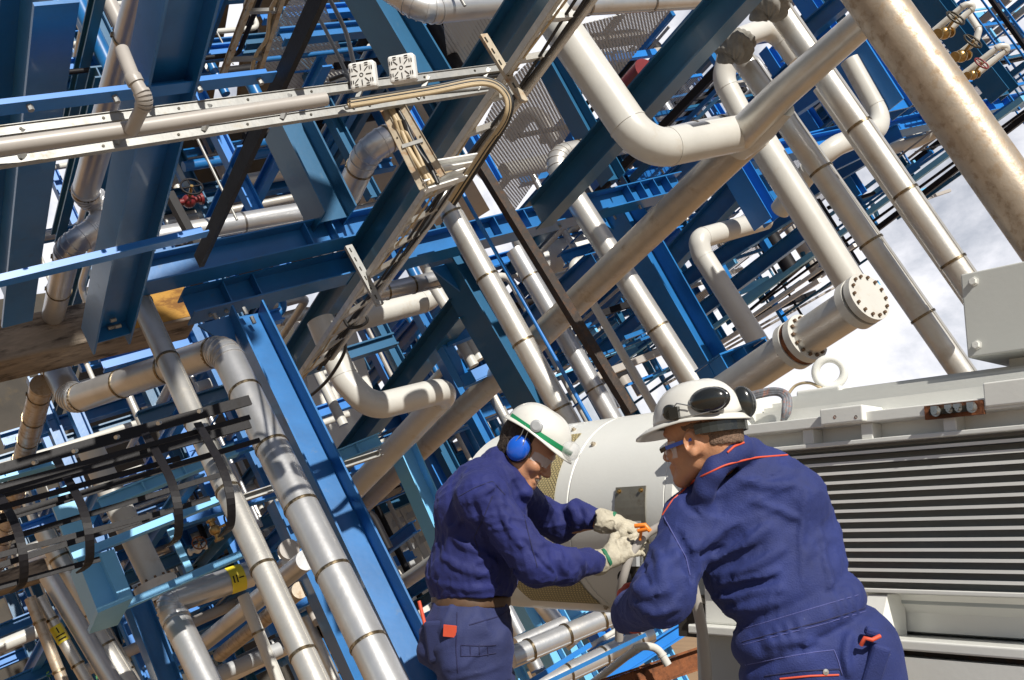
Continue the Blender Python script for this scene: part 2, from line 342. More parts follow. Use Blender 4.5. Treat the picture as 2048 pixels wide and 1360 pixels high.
def beam(name, label, p0, p1, d0, leg, u, h, b, m='blue', cat='beam', stiff=(), group=None, tf=None, kind='I', ext=0., plates=()):
    """h: web height px, b: flange width px (at p0)"""
    Q, ds = chain([p0, p1], d0, [leg]); H = pxm(h, d0); B_ = pxm(b, d0); uv = AX[u] if isinstance(u, str) else u
    root = thing(name, label, cat, Q[0], None, group); mb = MB(); tf = tf or max(.012, H*.055)
    d = (Q[1]-Q[0]).normalized(); uu = (uv-d*uv.dot(d)).normalized(); w = d.cross(uu)
    if kind == 'I':
        L_ = (Q[1]-Q[0]).length; c = (Q[0]+Q[1])/2
        mb.box(c, (d, uu, w), (L_/2-.001, H/2-tf-.0005, tf*.35)); build('web', mb, M[m], root)
        for sg in (1, -1):
            fb = MB(); fb.box(c+uu*sg*(H/2-tf/2), (d, uu, w), (L_/2, tf/2, B_/2)); build('flange', fb, M[m], root)
        for s in stiff:
            sb = MB()
            for sd in (1, -1): sb.box(Q[0].lerp(Q[1], s)+w*sd*(B_*.25), (d, uu, w), (tf*.4, H/2-tf-.002, B_*.235-.002))
            build('stiffener', sb, M[m], root)
    elif kind == 'L': mb.angle(Q[0], Q[1], uv, H, max(.008, H*.1)); build('angle_bar', mb, M[m], root)
    elif kind == 'U': mb.channel(Q[0], Q[1], uv, H, B_, max(.008, H*.07)); build('channel_bar', mb, M[m], root)
    elif kind == 'box': mb.bar(Q[0], Q[1], uv, H/2, B_/2); build('bar', mb, M[m], root)
    return root, Q
def plate(name, label, poly, d0, nrm, m, cat, thick=.05, group=None, parts=True):
    q = on_plane(poly, d0, nrm); n = (AX[nrm] if isinstance(nrm, str) else nrm)*thick
    if n.dot(q[0]-CAMLOC) < 0: n = -n
    mb = MB(); mb.prism(q, n); o = build(name, mb, M[m], None, Matrix.Translation(q[0])@PR.to_4x4()); return tag(o, label, cat, group)
# ================================================================ ground
g = MB(); S = 600
g.add([Vector((-S, -S, -9)), Vector((S, -S, -9)), Vector((S, S, -9)), Vector((-S, S, -9))], [(0, 1, 2, 3)])
tag(build('ground', g, M['ground'], None, Matrix.Translation((0, 0, -9)), False), kind='structure')
dk = MB(); dk.box((.6, 2.2, -.1), (AX['X'], AX['Y'], AX['Z']), (4.2, 4.2, .1)); tag(build('work_deck', dk, M['concrete'], None, Matrix.Translation((0, 0, 0))), kind='structure')
# ================================================================ main beams
beam('steel_beam', 'broad blue beam running down the far left edge, dark web beside a wide lit flange', (82, -60), (14, 600), 4.6, 'B', 'V', 175, 88, 'blue')
beam('steel_beam', 'blue H beam coming down from the top left onto the weathered concrete beam', (372, -60), (212, 672), 4.5, 'B', 'A', 120, 100, 'blue', stiff=(.955,))
beam('angle_bar', 'bright blue angle bar crossing just above the upper cable tray at top left', (-40, 236), (544, 164), 4.55, 'A', 'V', 38, 26, 'blue2', 'angle bar', kind='L')
beam('angle_bar', 'bright blue angle bar at left ending at the black slanted strut', (-40, 584), (412, 474), 4.95, 'A', 'V', 28, 20, 'blue2', 'angle bar', kind='L')
beam('steel_beam', 'blue girder behind the H beam, running right to the vertical cable tray', (262, 556), (790, 440), 7.5, 'A', 'V', 62, 62, 'blue', stiff=(.62, .72))
beam('steel_beam', 'long blue girder resting on the three leaning columns, with paired stiffeners over each', (372, 614), (1360, 370), 7.9, 'A', 'V', 56, 60, 'blue', stiff=(.055, .10, .30, .345, .50, .535, .60, .64, .85, .885, .92, .955))
beam('steel_beam', 'blue girder at the right, passing behind the tall banded pipes to the frame edge', (1440, 330), (2044, 202), 12.4, 'A', 'V', 34, 40, 'blue2', stiff=(.12, .2, .45, .6, .85, .92))
beam('steel_column', 'largest leaning blue column, from the left end of the long girder to the bottom edge', (488, 632), (866, 1420), 7.95, 6.5, 'A', 66, 84, 'blue', 'column', ext=.1)
beam('steel_column', 'leaning dark blue column that ends behind the bending worker helmet', (893, 500), (1098, 850), 9.95, 'V', 'A', 56, 76, 'teal', 'column')
beam('steel_column', 'leaning blue column running down to the square bracket above the white eyebolt', (1222, 396), (1462, 820), 11.4, 'V', 'A', 60, 76, 'blue', 'column')
beam('steel_column', 'short dark blue post standing on the left girder, below the cable tray', (574, 250), (668, 440), 8.6, 'V', 'A', 72, 84, 'teal', 'column')
beam('steel_column', 'dark blue post coming down from the top edge behind the two white junction boxes', (730, -40), (866, 190), 9.4, 'V', 'A', 78, 84, 'teal', 'column')
beam('steel_column', 'dark teal post between the perforated sheets, meeting the wide diagonal beam', (1088, 110), (1226, 360), 10.8, 'V', 'A', 34, 44, 'teal', 'column')
beam('diagonal_beam', 'wide dark blue diagonal beam crossing behind the large grey elbow pipe', (1500, -40), (1076, 432), 6.35, 'B', 'V', 74, 58, 'teal', 'beam')
beam('diagonal_beam', 'dark blue diagonal beam behind the vertical cable tray, from the top to the left column', (1090, -40), (566, 752), 6.2, 'B', 'V', 70, 66, 'teal', 'beam')
beam('diagonal_brace', 'dark blue brace from the middle column down left behind the cream hooked pipe', (926, 612), (664, 950), 9.9, 'B', 'V', 46, 46, 'teal', 'brace')
beam('diagonal_brace', 'blue brace passing under the tan sloping pipe left of the right hand column', (1190, 520), (900, 790), 12.5, 'B', 'V', 34, 36, 'blue', 'brace')
beam('steel_strut', 'black flat strut slanting from the top edge across the left girders', (644, -20), (398, 522), 4.9, 'B', 'A', 14, 40, 'black', 'strut', kind='box')
beam('steel_strut', 'short black strut in shade beside the small red valve', (338, 388), (398, 500), 8.8, 'V', 'A', 16, 20, 'black', 'strut', kind='box')
beam('steel_strut', 'thin black diagonal strut behind the bag wrapped pipe at top right', (1548, 24), (1190, 392), 10.5, 'B', 'A', 14, 18, 'black', 'strut', kind='box')
beam('rusty_post', 'long dark rusty bar leaning beside the thin blue pipe', (958, 326), (1264, 826), 8.0, 'V', 'A', 20, 16, 'rustbar', 'post', kind='box')
# bracket at the foot of the right column
r, Q = beam('column_bracket', 'square open blue bracket at the foot of the right hand column', (1428, 752), (1520, 716), 6.9, 'A', 'V', 62, 84, 'blue', 'bracket', stiff=(.02, .5, .98))
# concrete beams
def concrete(label, p0, p1, d0, h, b, stain=None):
    Q, ds = chain([p0, p1], d0, ['A']); H = pxm(h, d0); B_ = pxm(b, d0)
    root = thing('concrete_beam', label, 'concrete beam', Q[0]); mb = MB(); d = (Q[1]-Q[0]).normalized(); c = (Q[0]+Q[1])/2
    v = (AX['V']-d*AX['V'].dot(d)).normalized(); w = d.cross(v)
    mb.box(c, (d, v, w), ((Q[1]-Q[0]).length/2, H/2, B_/2)); o = build('beam_body', mb, M['concrete'], root)
    bv = o.modifiers.new('b', 'BEVEL'); bv.width = .02; bv.segments = 2
    if stain:
        sb = MB(); e = Q[1]-d*.30; sb.box(e, (d, v, w), (.28, H*.42, B_/2+.004)); o = build('rust_stain', sb, M['crust'], root)
    return root
concrete('heavy weathered concrete beam at left, rust stained at its free end', (-60, 716), (372, 622), 8.0, 92, 110, True)
concrete('lower tan concrete beam at the lower left edge behind the black cage', (-60, 1188), (92, 1138), 8.2, 40, 50)
# ================================================================ pipes
pipe('insulated_pipe', 'banded silver pipe leaning from the rusty end of the concrete beam to the bottom edge', [(276, 590), (648, 1400)], 7.7, [5.7], 42, 'steel', bands=.62, off=.15)
pipe('insulated_pipe', 'banded silver pipe bending under the concrete beam, then down beside the big column', [(84, 690), (146, 800), (448, 698), (792, 1400)], 9.0, [8.4, 7.5, 5.9], 52, 'steel2', bands=.52, gore=True, bend=.95, off=.9)
pipe('insulated_pipe', 'banded pipe leaning through the middle, ending behind the bending worker helmet', [(884, 392), (1150, 870)], 8.75, ['V'], 45, 'steel', bands=.62, off=.3)
pipe('insulated_pipe', 'banded grey pipe seen behind the dark rusty bar', [(1030, 500), (1232, 850)], 12.2, ['V'], 38, 'steel2', bands=.75)
pipe('insulated_pipe', 'banded pipe with a top elbow, passing behind the wide diagonal beam and tan pipe', [(1210, 290), (1104, 314), (1140, 380), (1408, 800)], 10.6, ['A', 'V', 'V'], 44, 'steel', bands=.75, gore=True, bend=.9)
pipe('insulated_pipe', 'banded silver pipe on the right, wrapped in cloth at its top', [(1476, 104), (1934, 758)], 7.7, ['V'], 47, 'steel', bands=.62, off=.75)
pipe('insulated_pipe', 'banded silver pipe on the far right, ending behind the grey terminal box', [(1552, 10), (1962, 604)], 7.3, ['V'], 50, 'steel', bands=.55, off=.9)
pipe('slim_pipe', 'slim unbanded pipe running close beside the far right banded pipe', [(1636, 176), (1938, 606)], 7.9, ['V'], 22, 'cream')
pipe('large_pipe', 'widest bare brown tinted pipe across the top right corner', [(1722, -40), (2110, 510)], 5.9, ['V'], 104, 'brown', n=40)
pipe('large_pipe', 'large smooth cream elbow pipe at upper centre joining the tan sloping pipe', [(1084, 0), (1292, 302), (1506, 262)], 6.9, ['V', 'A'], 76, 'cream', bend=.9, n=40)
pipe('sloping_pipe', 'long tan sloping pipe from the cream elbow joint down left behind the columns', [(1512, 262), (712, 1022)], 7.3, ['B'], 70, 'tan', n=40)
pipe('sloping_pipe', 'narrower tan pipe rising right from the cream elbow joint to the brown pipe', [(1480, 270), (1560, 190), (1760, 14)], 7.15, ['B', 'B'], 66, 'steel', n=32, w1=62)
jr = thing('reducer_joint', 'bulging welded joint where the cream elbow pipe meets the tan sloping pipes', 'pipe joint', P(1500, 262, 7.2))
jb = MB(); jb.lathe(P(1470, 292, 7.32), (P(1580, 188, 6.9)-P(1470, 292, 7.32)), [(0, .119), (.12, .135), (.26, .138), (.38, .12), (.48, .112)], 36); build('reducer_cone', jb, M['cream'], jr)
pipe('sloping_pipe', 'smooth unbanded pipe behind the cream joint, running down to the round bolted flange', [(1518, 276), (1716, 590)], 8.3, ['V'], 60, 'cream', n=32)
pipe('looped_pipe', 'smooth grey pipe arching beside the cloth wrapped pipe at top right', [(1596, 120), (1545, 52), (1462, 84), (1446, 160), (1500, 262)], 9.4, ['V', 'A', 'V', 'V'], 44, 'cream', bend=1.2)
pipe('looped_pipe', 'cream pipe bend showing right of the far right banded pipe', [(1700, 120), (1772, 252), (1650, 300), (1560, 420)], 10.2, ['V', 'A', 'B'], 40, 'cream', bend=1.3)
pipe('elbow_pipe', 'cream pipe with a rounded top elbow left of the bolted flanges', [(1530, 440), (1396, 478), (1404, 510), (1536, 716)], 12.9, ['A', 'V', 'V'], 40, 'cream', bend=.8)
pipe('hooked_pipe', 'cream hooked pipe that dips from the tray end and doubles back down left', [(640, 640), (690, 760), (742, 816), (902, 776), (690, 1000)], 8.9, ['V', 'V', 'A', 'B'], 54, 'cream', bend=1.0, n=32)
pipe('elbow_pipe', 'cream pipe with an elbow just under the long girder, right of the vertical tray', [(600, 668), (866, 598), (872, 540)], 10.2, ['A', 'V'], 50, 'cream', bend=.9)
pipe('insulated_pipe', 'short banded silver pipe tucked under the long girder', [(745, 588), (905, 552)], 9.8, ['A'], 36, 'steel2', bands=.3)
pipe('slim_pipe', 'slim leaning tan pipe behind the middle of the long girder', [(860, 560), (960, 720)], 10.8, ['V'], 24, 'cream')
pipe('slim_pipe', 'slim cream pipe with an open end above the blue U frame', [(910, 665), (948, 732)], 10.6, ['V'], 22, 'cream')
pipe('slim_pipe', 'slim leaning pipe running down to the motor between rusty bar and right column', [(1180, 596), (1316, 830)], 12.0, ['V'], 17, 'cream')
pipe('thin_blue_pipe', 'thin bright blue pipe leaning beside the banded middle pipe', [(914, 366), (1184, 848)], 8.2, ['V'], 8, 'blue2', n=10)
pipe('large_duct', 'silver duct with gored elbows zigzagging down the upper left', [(292, -40), (168, 392), (214, 410), (196, 456), (138, 492), (102, 650)], 5.3, ['B', 'A', 'V', 'A', 8.5], 66, 'steel2', bands=.75, gore=True, bend=.75, n=32, off=.6)
pipe('large_duct', 'silver duct curving down behind the small cable tray at centre left', [(812, 262), (740, 292), (690, 400), (640, 500)], 9.2, ['A', 'B', 'B'], 56, 'steel2', bands=.42, gore=True, bend=1.2, n=32)
pipe('insulated_pipe', 'banded silver pipe lying behind the left girder', [(296, 478), (650, 416)], 9.2, ['A'], 44, 'steel2', bands=.6, bandm='bandg')
pipe('large_duct', 'thick silver duct with a segmented elbow along the top edge', [(770, -30), (846, 22), (1040, 4)], 7.2, ['V', 'A'], 54, 'steel2', gore=True, bend=.9, n=32)
pipe('insulated_pipe', 'white banded pipe running along the top edge right of the cable ladder', [(1104, 14), (1420, -2)], 7.6, ['A'], 42, 'steel2', bands=.7, bandm='bandg')
pipe('insulated_pipe', 'short banded pipe showing below the cream elbow pipe', [(1250, 290), (1466, 240)], 8.5, ['A'], 34, 'steel2', bands=.35)
pipe('flanged_pipe_run', 'cream pipe behind the black cage, with a rusty bolted flange halfway', [(176, 888), (360, 1262)], 9.4, ['V'], 50, 'cream', n=28)
rt, pth, rr = pipe('elbow_pipe', 'silver elbow pipe at bottom left with a small yellow sticker', [(500, 1148), (336, 1204), (350, 1236), (440, 1420)], 7.6, ['A', 'V', 6.8], 52, 'steel2', gore=True, bend=.75, n=28)
q = pth[0].lerp(pth[1], .22); sticker(rt, q, (pth[1]-pth[0]).normalized(), rr[0], .11)
pipe('sloping_pipe', 'silver pipe sloping down left behind the bottom of the banded pipes', [(612, 1120), (396, 1296)], 8.2, ['B'], 42, 'steel2')
pipe('sloping_pipe', 'darker sloping pipe just below the silver sloping pipe at bottom left', [(600, 1180), (440, 1310)], 9.6, ['B'], 34, 'brown')
rt, pth, rr = pipe('slim_pipe', 'slim grey pipe ending in a round white cap beside the big column', [(640, 1062), (568, 1108)], 8.6, ['B'], 18, 'steel2')
cb = MB(); cb.lathe(P(575, 1102, 8.7), -AX['B'], [(0, .001), (0, .085), (0, .085), (.06, .085), (.06, .085), (.06, .001)], 28); build('end_cap', cb, M['greyp'], rt)
pipe('large_duct', 'tan pipe coming down the lower left edge behind the black cage', [(84, 770), (-6, 1130)], 8.6, ['B'], 46, 'brown', bands=.5, off=.4)
for k, (a, b, w, lb) in enumerate([((60, 1196), (140, 1400), 22, 'leftmost of the three slim pipes under the tan concrete beam'), ((78, 1196), (196, 1400), 24, 'slim pipe with a yellow sticker under the tan concrete beam'), ((96, 1150), (246, 1400), 36, 'thicker leaning pipe just right of the sticker pipe at bottom left'), ((182, 1250), (286, 1420), 44, 'banded tan pipe leaning below the light blue box')]):
    rt, pth, rr = pipe('slim_pipe', lb, [a, b], 8.0+.1*k, ['V'], w, ['brown', 'steel', 'steel2', 'steel'][k], bands=.4 if k != 2 else 0)
    if k == 1:
        c = pth[0].lerp(pth[-1], .36); d = (pth[-1]-pth[0]).normalized(); sticker(rt, c, d, rr[0], .14)
pipe('slim_pipe', 'long slim pipe leaning below the banded silver pipe at bottom left', [(88, 1060), (290, 1420)], 8.8, ['V'], 40, 'steel', bands=.55)
pipe('slim_pipe', 'slim pale pipe leaning between the two banded pipes at the bottom edge', [(486, 1190), (572, 1400)], 7.9, ['V'], 24, 'cream', bands=.6)
pipe('dark_pipe', 'dark grey fat pipe in the shade at the bottom edge left of centre', [(430, 1352), (560, 1298)], 9.6, ['A'], 30, 'grey')
pipe('drain_pipe', 'grey plastic pipe lying in the upper cable tray at the left edge', [(-60, 303), (262, 258), (520, 218), (652, 198)], 4.22, [4.55, 4.88, 5.06], 38, 'greyp', bend=1, w1=28)
pipe('drain_pipe', 'short grey plastic branch pipe dropping into the tray pipe at top left', [(262, 262), (292, 200), (268, 160), (244, 100)], 4.52, [4.4, 4.4, 4.5], 28, 'greyp', bend=.7, gore=True)
# cloth wraps
def wrap(label, c, d, r, m='wrap'):
    o = P(c[0], c[1], d); mb = MB(); mb.sphere(o, r, 72, 48, (1, 1, .85)); me = [v for v in mb.v]
    for i, v in enumerate(mb.v):
        q = (v-o); a = math.atan2(q.y, q.x); mb.v[i] = o+q*(1+.16*math.sin(3*a+5*q.z/r)*math.sin(4*q.z/r+1)+.08*math.sin(9*q.z/r+5*a)+.035*math.sin(15*a+q.x*50))
    t = build('cloth_wrap', mb, M[m], None, Matrix.Translation(o)); return tag(t, label, 'cloth wrap')
wrap('crumpled grey cloth tied round the top of the banded right pipe', (1468, 92), 7.45, .135)
wrap('crumpled dark cloth round the top of the far right banded pipe', (1536, 4), 7.1, .14, 'wrap')
# flanges on the right
rt, pth, rr = pipe('flanged_pipe', 'thick grey pipe with a bolted joint and a round bolted end disc, above the eyebolt', [(1440, 790), (1604, 681), (1727, 600)], 6.9, ['B', 'B'], 70, 'steel', n=36)
e = pth[-1]; d = (pth[-1]-pth[0]).normalized(); rf = pxm(55, 5.6)
flange(e, d, rf*1.0, .045, rt, 'cream', 14, 'bolt'); flange(e-d*.075, d, rf, .055, rt, 'cream', 1, 'bolt')
mid = P(1604, 681, solve((1440, 790), 6.9, (1604, 681), 'B'))
flange(mid, d, rf*1.02, .05, rt, 'cream', 14, 'bolt'); flange(mid-d*.035, d, rf*.98, .03, rt, 'rust', 1); flange(mid-d*.09, d, rf*1.02, .05, rt, 'cream', 14)
hb_ = boltmesh('joint_bolt', .014, .02, M['galv'], 6)
for nm, axn, pts, d0 in (('angle_bar', 'V', [(60, 214), (232, 198), (398, 176), (520, 162)], 4.55), ('steel_beam.001', 'A', [(226, 640), (236, 652), (222, 655)], 7.2), ('steel_beam.003', 'V', [(420, 628), (452, 620), (800, 532), (1120, 452), (1280, 414)], 8.1)):
    rt2 = bpy.data.objects[nm]; Rr = AX[axn].to_track_quat('Z', 'Y').to_matrix().to_4x4(); base = depth(MATS[nm].translation)
    for (x, y) in pts:
        x0 = 1024+F*(MATS[nm].translation-CAMLOC).dot(cR)/base; dd = solve((x0, 680-F*(MATS[nm].translation-CAMLOC).dot(cU)/base), base, (x, y), 'A' if nm != 'steel_beam.001' else 'B')
        instance(hb_, 'joint_bolt', rt2, Matrix.Translation(P(x, y, dd-.05))@Rr)
# flange lower left
rt = thing('pipe_flange', 'rusty edged pair of bolted flanges on the cream pipe behind the light blue box', 'flange', P(312, 1172, 8.9))
flange(P(308, 1164, 9.0), -AX['V'], pxm(42, 9), .07, rt, 'cream', 12); flange(P(308, 1164, 9.0)-AX['V']*.1, -AX['V'], pxm(42, 9), .07, rt, 'cream', 12)
# ================================================================ cable trays
def tray(name, label, L0, L1, R0, R1, dL, leg, rung, rail=16, m='galv', cables=(), rungm='galv', h='V', s0=0., th=.006):
    A, da = chain([L0, L1], dL, [leg]); B, db = chain([R0, R1], dL, [leg]); root = thing(name, label, 'cable tray', A[0]); up = AX[h]
    for q in (A, B):
        mb = MB(); H = pxm(rail, dL); d = (q[1]-q[0]).normalized(); u = (up-d*up.dot(d)).normalized(); mb.bar(q[0], q[1], u, H/2, th); mb.bar(q[0]+u*(H/2+.002), q[1]+u*(H/2+.002), u, .0015, .014); mb.bar(q[0]-u*(H/2+.002), q[1]-u*(H/2+.002), u, .0015, .014); o = build('side_rail', mb, M[m], root)
        nb = int((q[1]-q[0]).length/.35); w = d.cross(u); bm2 = boltmesh('rail_bolt', H*.16, .010, M['darksteel']); Rb = w.to_track_quat('Z', 'Y').to_matrix().to_4x4()
        for k in range(nb):
            c = q[0]+d*(.2+.35*k); instance(bm2, 'rail_bolt', o, Matrix.Translation(c)@Rb)
    n = int((A[1]-A[0]).length/rung)
    for k in range(n):
        s = (k+.5)/n; mb = MB(); mb.bar(A[0].lerp(A[1], s), B[0].lerp(B[1], s), up, .008+th*.4, .014+th*.3); build('rung', mb, M[rungm], root)
    for (f, m2, r) in cables:
        mb = MB(); pts = []
        for k in range(25):
            s = s0+(1-s0)*k/24; c = A[0].lerp(A[1], s).lerp(B[0].lerp(B[1], s), f+.05*math.sin(s*9+f*20)); pts.append(c-up*(.01+.012*math.sin(s*14+f*9))); 
        mb.tube(pts, r, 8); build('cable', mb, M[m2], root)
    return root, A, B
tray('cable_tray', 'long galvanised cable tray crossing the upper left, carrying the grey plastic pipe', (-60, 272), (1034, 132), (-60, 334), (1010, 172), 4.3, 'A', .42, 21, s0=.62, cables=((.55, 'tcable', .012), (.65, 'tcable', .011), (.78, 'galv', .01), (.45, 'cable', .012)))
tray('cable_ladder', 'long cable ladder tray slanting down through the centre of the steelwork', (1119, -10), (588, 768), (1190, -10), (662, 716), 5.0, 'B', .30, 15, 'galvl', rungm='galvl', th=.020, cables=((.58, 'cable', .009), (.70, 'cable', .010), (.80, 'cable', .008), (.2, 'tcable', .007)))
tray('cable_ladder', 'short brown edged cable tray hanging from the long tray to the white end brackets', (764, 214), (846, 378), (806, 214), (886, 352), 5.6, 'V', .3, 12, 'galvrust', cables=((.3, 'tcable', .013), (.5, 'tcable', .012), (.65, 'cable', .013)))
tray('ladder', 'galvanised ladder at the top edge left of the black strut', (512, -30), (440, 164), (572, -30), (512, 160), 5.8, 'B', .33, 11, 'galvrust', cables=((.8, 'tcable', .012),))
# curved cable bundles
def cable(label, pts, d, r, m, name='cable', legs=None):
    Q = [P(x, y, dd) for (x, y), dd in zip(pts, d if isinstance(d, (list, tuple)) else [d]*len(pts))]
    # Catmull-Rom
    R = []
    for i in range(len(Q)-1):
        p0 = Q[max(0, i-1)]; p1 = Q[i]; p2 = Q[i+1]; p3 = Q[min(len(Q)-1, i+2)]
        for k in range(8):
            t = k/8; R.append(.5*((2*p1)+(p2-p0)*t+(2*p0-5*p1+4*p2-p3)*t*t+(3*p1-p0-3*p2+p3)*t**3))
    R.append(Q[-1]); mb = MB(); mb.tube(R, r, 8); o = build(name, mb, M[m], None, Matrix.Translation(Q[0])); return tag(o, label, 'cable', 'cables bending out of the trays')
for k in range(5):
    o = k*7
    cable(['tan cable on the inside of the loop at the right end of the long tray', 'second tan cable of the loop at the right end of the long tray', 'black cable in the middle of the loop at the right end of the long tray', 'thin tan cable near the outside of the tray end loop', 'black cable on the outside of the loop at the right end of the long tray'][k],
          [(700, 212-o*.4), (860, 186-o*.4), (965, 168-o*.4), (1008+o*.3, 190-o*.2), (1010+o*.3, 235), (965+o*.3, 300+o*.3), (900+o*.3, 400+o*.3)], [5.0, 5.2, 5.28, 5.28, 5.3, 5.5, 5.78], .012, ['tcable', 'tcable', 'cable', 'tcable', 'cable'][k])
for k in range(3):
    o = k*8
    cable(['tan cable curving round the white end brackets of the short tray', 'second tan cable curving round the white end brackets', 'black cable curving round the white end brackets of the short tray'][k], [(790+o, 240), (815+o, 310), (836+o*.8, 346-o*.3), (870, 358-o*.8), (905, 345-o*.6)], [5.55, 5.6, 5.62, 5.7, 5.9], .012, ['tcable', 'tcable', 'cable'][k])
cable('black cable hanging in a loop left of the white junction boxes', [(660, 160), (690, 150), (700, 162), (640, 40), (600, -10)], [5.5, 5.45, 5.4, 6, 6.4], .011, 'cable')
cable('black cable coming down from the top edge to the left junction box', [(655, -10), (690, 60), (706, 120), (716, 150)], [6.2, 5.9, 5.6, 5.4], .013, 'cable')
cable('black cable drooping between the two ends of the vertical tray', [(680, 620), (700, 655), (735, 640), (700, 600)], 7.6, .012, 'cable')
cable('black cable hanging loosely at the foot of the vertical tray', [(672, 628), (678, 668), (690, 700), (655, 760), (610, 800)], [7.7, 7.8, 8, 8.3, 8.6], .014, 'cable')
# end brackets and junction boxes
def slots(root, Q, m='darksteel'):
    d = (Q[1]-Q[0]).normalized(); t = (CAMLOC-Q[0]).normalized(); n = int((Q[1]-Q[0]).length/.075)
    w = d.cross(t).normalized(); t = w.cross(d)
    mb = MB()
    for k in range(n): mb.box(Q[0]+d*(.04+.075*k)+t*.016, (d, w, t), (.016, .006, .002))
    build('slots', mb, M[m], root)
def barthing(name, label, cat, a, b, d, leg, h, b2, m, u='V', kind='U'):
    return beam(name, label, a, b, d, leg, u, h, b2, m, cat, kind=kind)
barthing('tray_bracket', 'upper white channel bracket at the lower end of the short tray', 'bracket', (864, 338), (958, 322), 5.55, 'A', 20, 16, 'white')
barthing('tray_bracket', 'lower white channel bracket at the lower end of the short tray', 'bracket', (846, 378), (928, 352), 5.5, 'A', 20, 16, 'white')
slots(*barthing('slotted_rail', 'slotted galvanised strip crossing the right end of the long tray', 'slotted rail', (966, 70), (1048, 204), 5.5, 'V', 18, 8, 'galvrust', 'A', 'box'))
slots(*barthing('slotted_rail', 'slotted galvanised strip across the lower end of the vertical tray', 'slotted rail', (696, 492), (760, 610), 7.1, 'V', 16, 8, 'galv', 'A', 'box'))
for lb, (x, y) in (('left white square junction box with pressed pattern above the long tray', (727, 152)), ('right white square junction box with pressed pattern above the long tray', (806, 138))):
    c = P(x, y, 5.2); ax = c2w(Vector((.97, .12, .2))).normalized(); ay = c2w(Vector((-.15, .97, 0))).normalized(); az = ax.cross(ay).normalized(); ay = az.cross(ax)
    rt = thing('junction_box', lb, 'junction box', c); mb = MB(); mb.box(c, (ax, ay, az), (.068, .068, .03)); o = build('box_lid', mb, M['white'], rt); bv = o.modifiers.new('b', 'BEVEL'); bv.width = .015; bv.segments = 3
    s = 1 if az.dot(CAMLOC-c) > 0 else -1; mk = MB()
    for k in range(8):
        a = k*math.pi/4; dd = ax*math.cos(a)+ay*math.sin(a); e = dd.cross(az)
        mk.box(c+az*s*.031+dd*.038, (dd, e, az), (.014, .0018, .0015))
        if k % 2 == 0:
            for t in (-1, 1): mk.box(c+az*s*.031+dd*.056+e*t*.03, (dd, e, az), (.0018, .009, .0015))
            for t in (-1, 1): mk.box(c+az*s*.031+dd*.030+e*t*.045, (dd, e, az), (.008, .0018, .0015))
    mk.lathe(c+az*s*.03, az*s, [(0, .010), (.002, .010), (.002, .007), (0, .007)], 14); build('pressed_marks', mk, M['black'], rt)
# ================================================================ black cage (lower left)
cg = thing('ladder_cage', 'black steel ladder cage of long straps and curved hoops at lower left', 'ladder cage', P(200, 900, 6.3))
def strap(a, b, d, h, t, nm, leg='A', u='V'):
    Q, ds = chain([a, b], d, [leg]); mb = MB(); mb.bar(Q[0], Q[1], AX[u], pxm(h, d)/2, pxm(t, d)/2); return build(nm, mb, M['black'], cg), Q
for a, b, h in (((-60, 956), (500, 800), 24), ((-60, 1004), (500, 848), 20)): strap(a, b, 5.9, h, 7, 'rail')
for i, (a, b) in enumerate([((-60, 1060), (480, 892)), ((-60, 1052), (520, 880)), ((-60, 1100), (440, 950)), ((-60, 1150), (420, 996)), ((-60, 1000), (300, 900)), ((-60, 1190), (200, 1118)), ((-60, 1032), (360, 916)), ((-60, 1126), (330, 1024)), ((-60, 990), (500, 834))]): strap(a, b, 5.75-.06*i, 12, 3, 'strap')
for x, y in ((98, 932), (250, 892), (360, 852), (150, 922)):
    q = P(x, y, 5.8)
for (x0, y0) in ((112, 918), (290, 866), (-20, 958), (395, 846)):
    pts = [(x0, y0, 6.0), (x0+28, y0+48, 5.75), (x0+52, y0+95, 5.55), (x0+66, y0+150, 5.45), (x0+66, y0+205, 5.5), (x0+48, y0+225, 5.6)]
    Q = [P(*p) for p in pts]; mb = MB()
    R = []
    for i in range(len(Q)-1):
        p0 = Q[max(0, i-1)]; p1 = Q[i]; p2 = Q[i+1]; p3 = Q[min(len(Q)-1, i+2)]
        for k in range(5):
            t = k/5; R.append(.5*((2*p1)+(p2-p0)*t+(2*p0-5*p1+4*p2-p3)*t*t+(3*p1-p0-3*p2+p3)*t**3))
    R.append(Q[-1])
    for i in range(len(R)-1): mb.bar(R[i], R[i+1]+(R[i+1]-R[i])*.1, AX['A'], .022, .005)
    build('hoop', mb, M['black'], cg)
bm_ = boltmesh('rail_bolt', .012, .02, M['boltw'], 6); Rb = cB.to_track_quat('Z', 'Y').to_matrix().to_4x4()
for x, y in ((150, 902), (234, 874), (318, 846), (400, 822), (70, 925)):
    instance(bm_, 'rail_bolt', cg, Matrix.Translation(P(x, y, 5.82))@Rb)
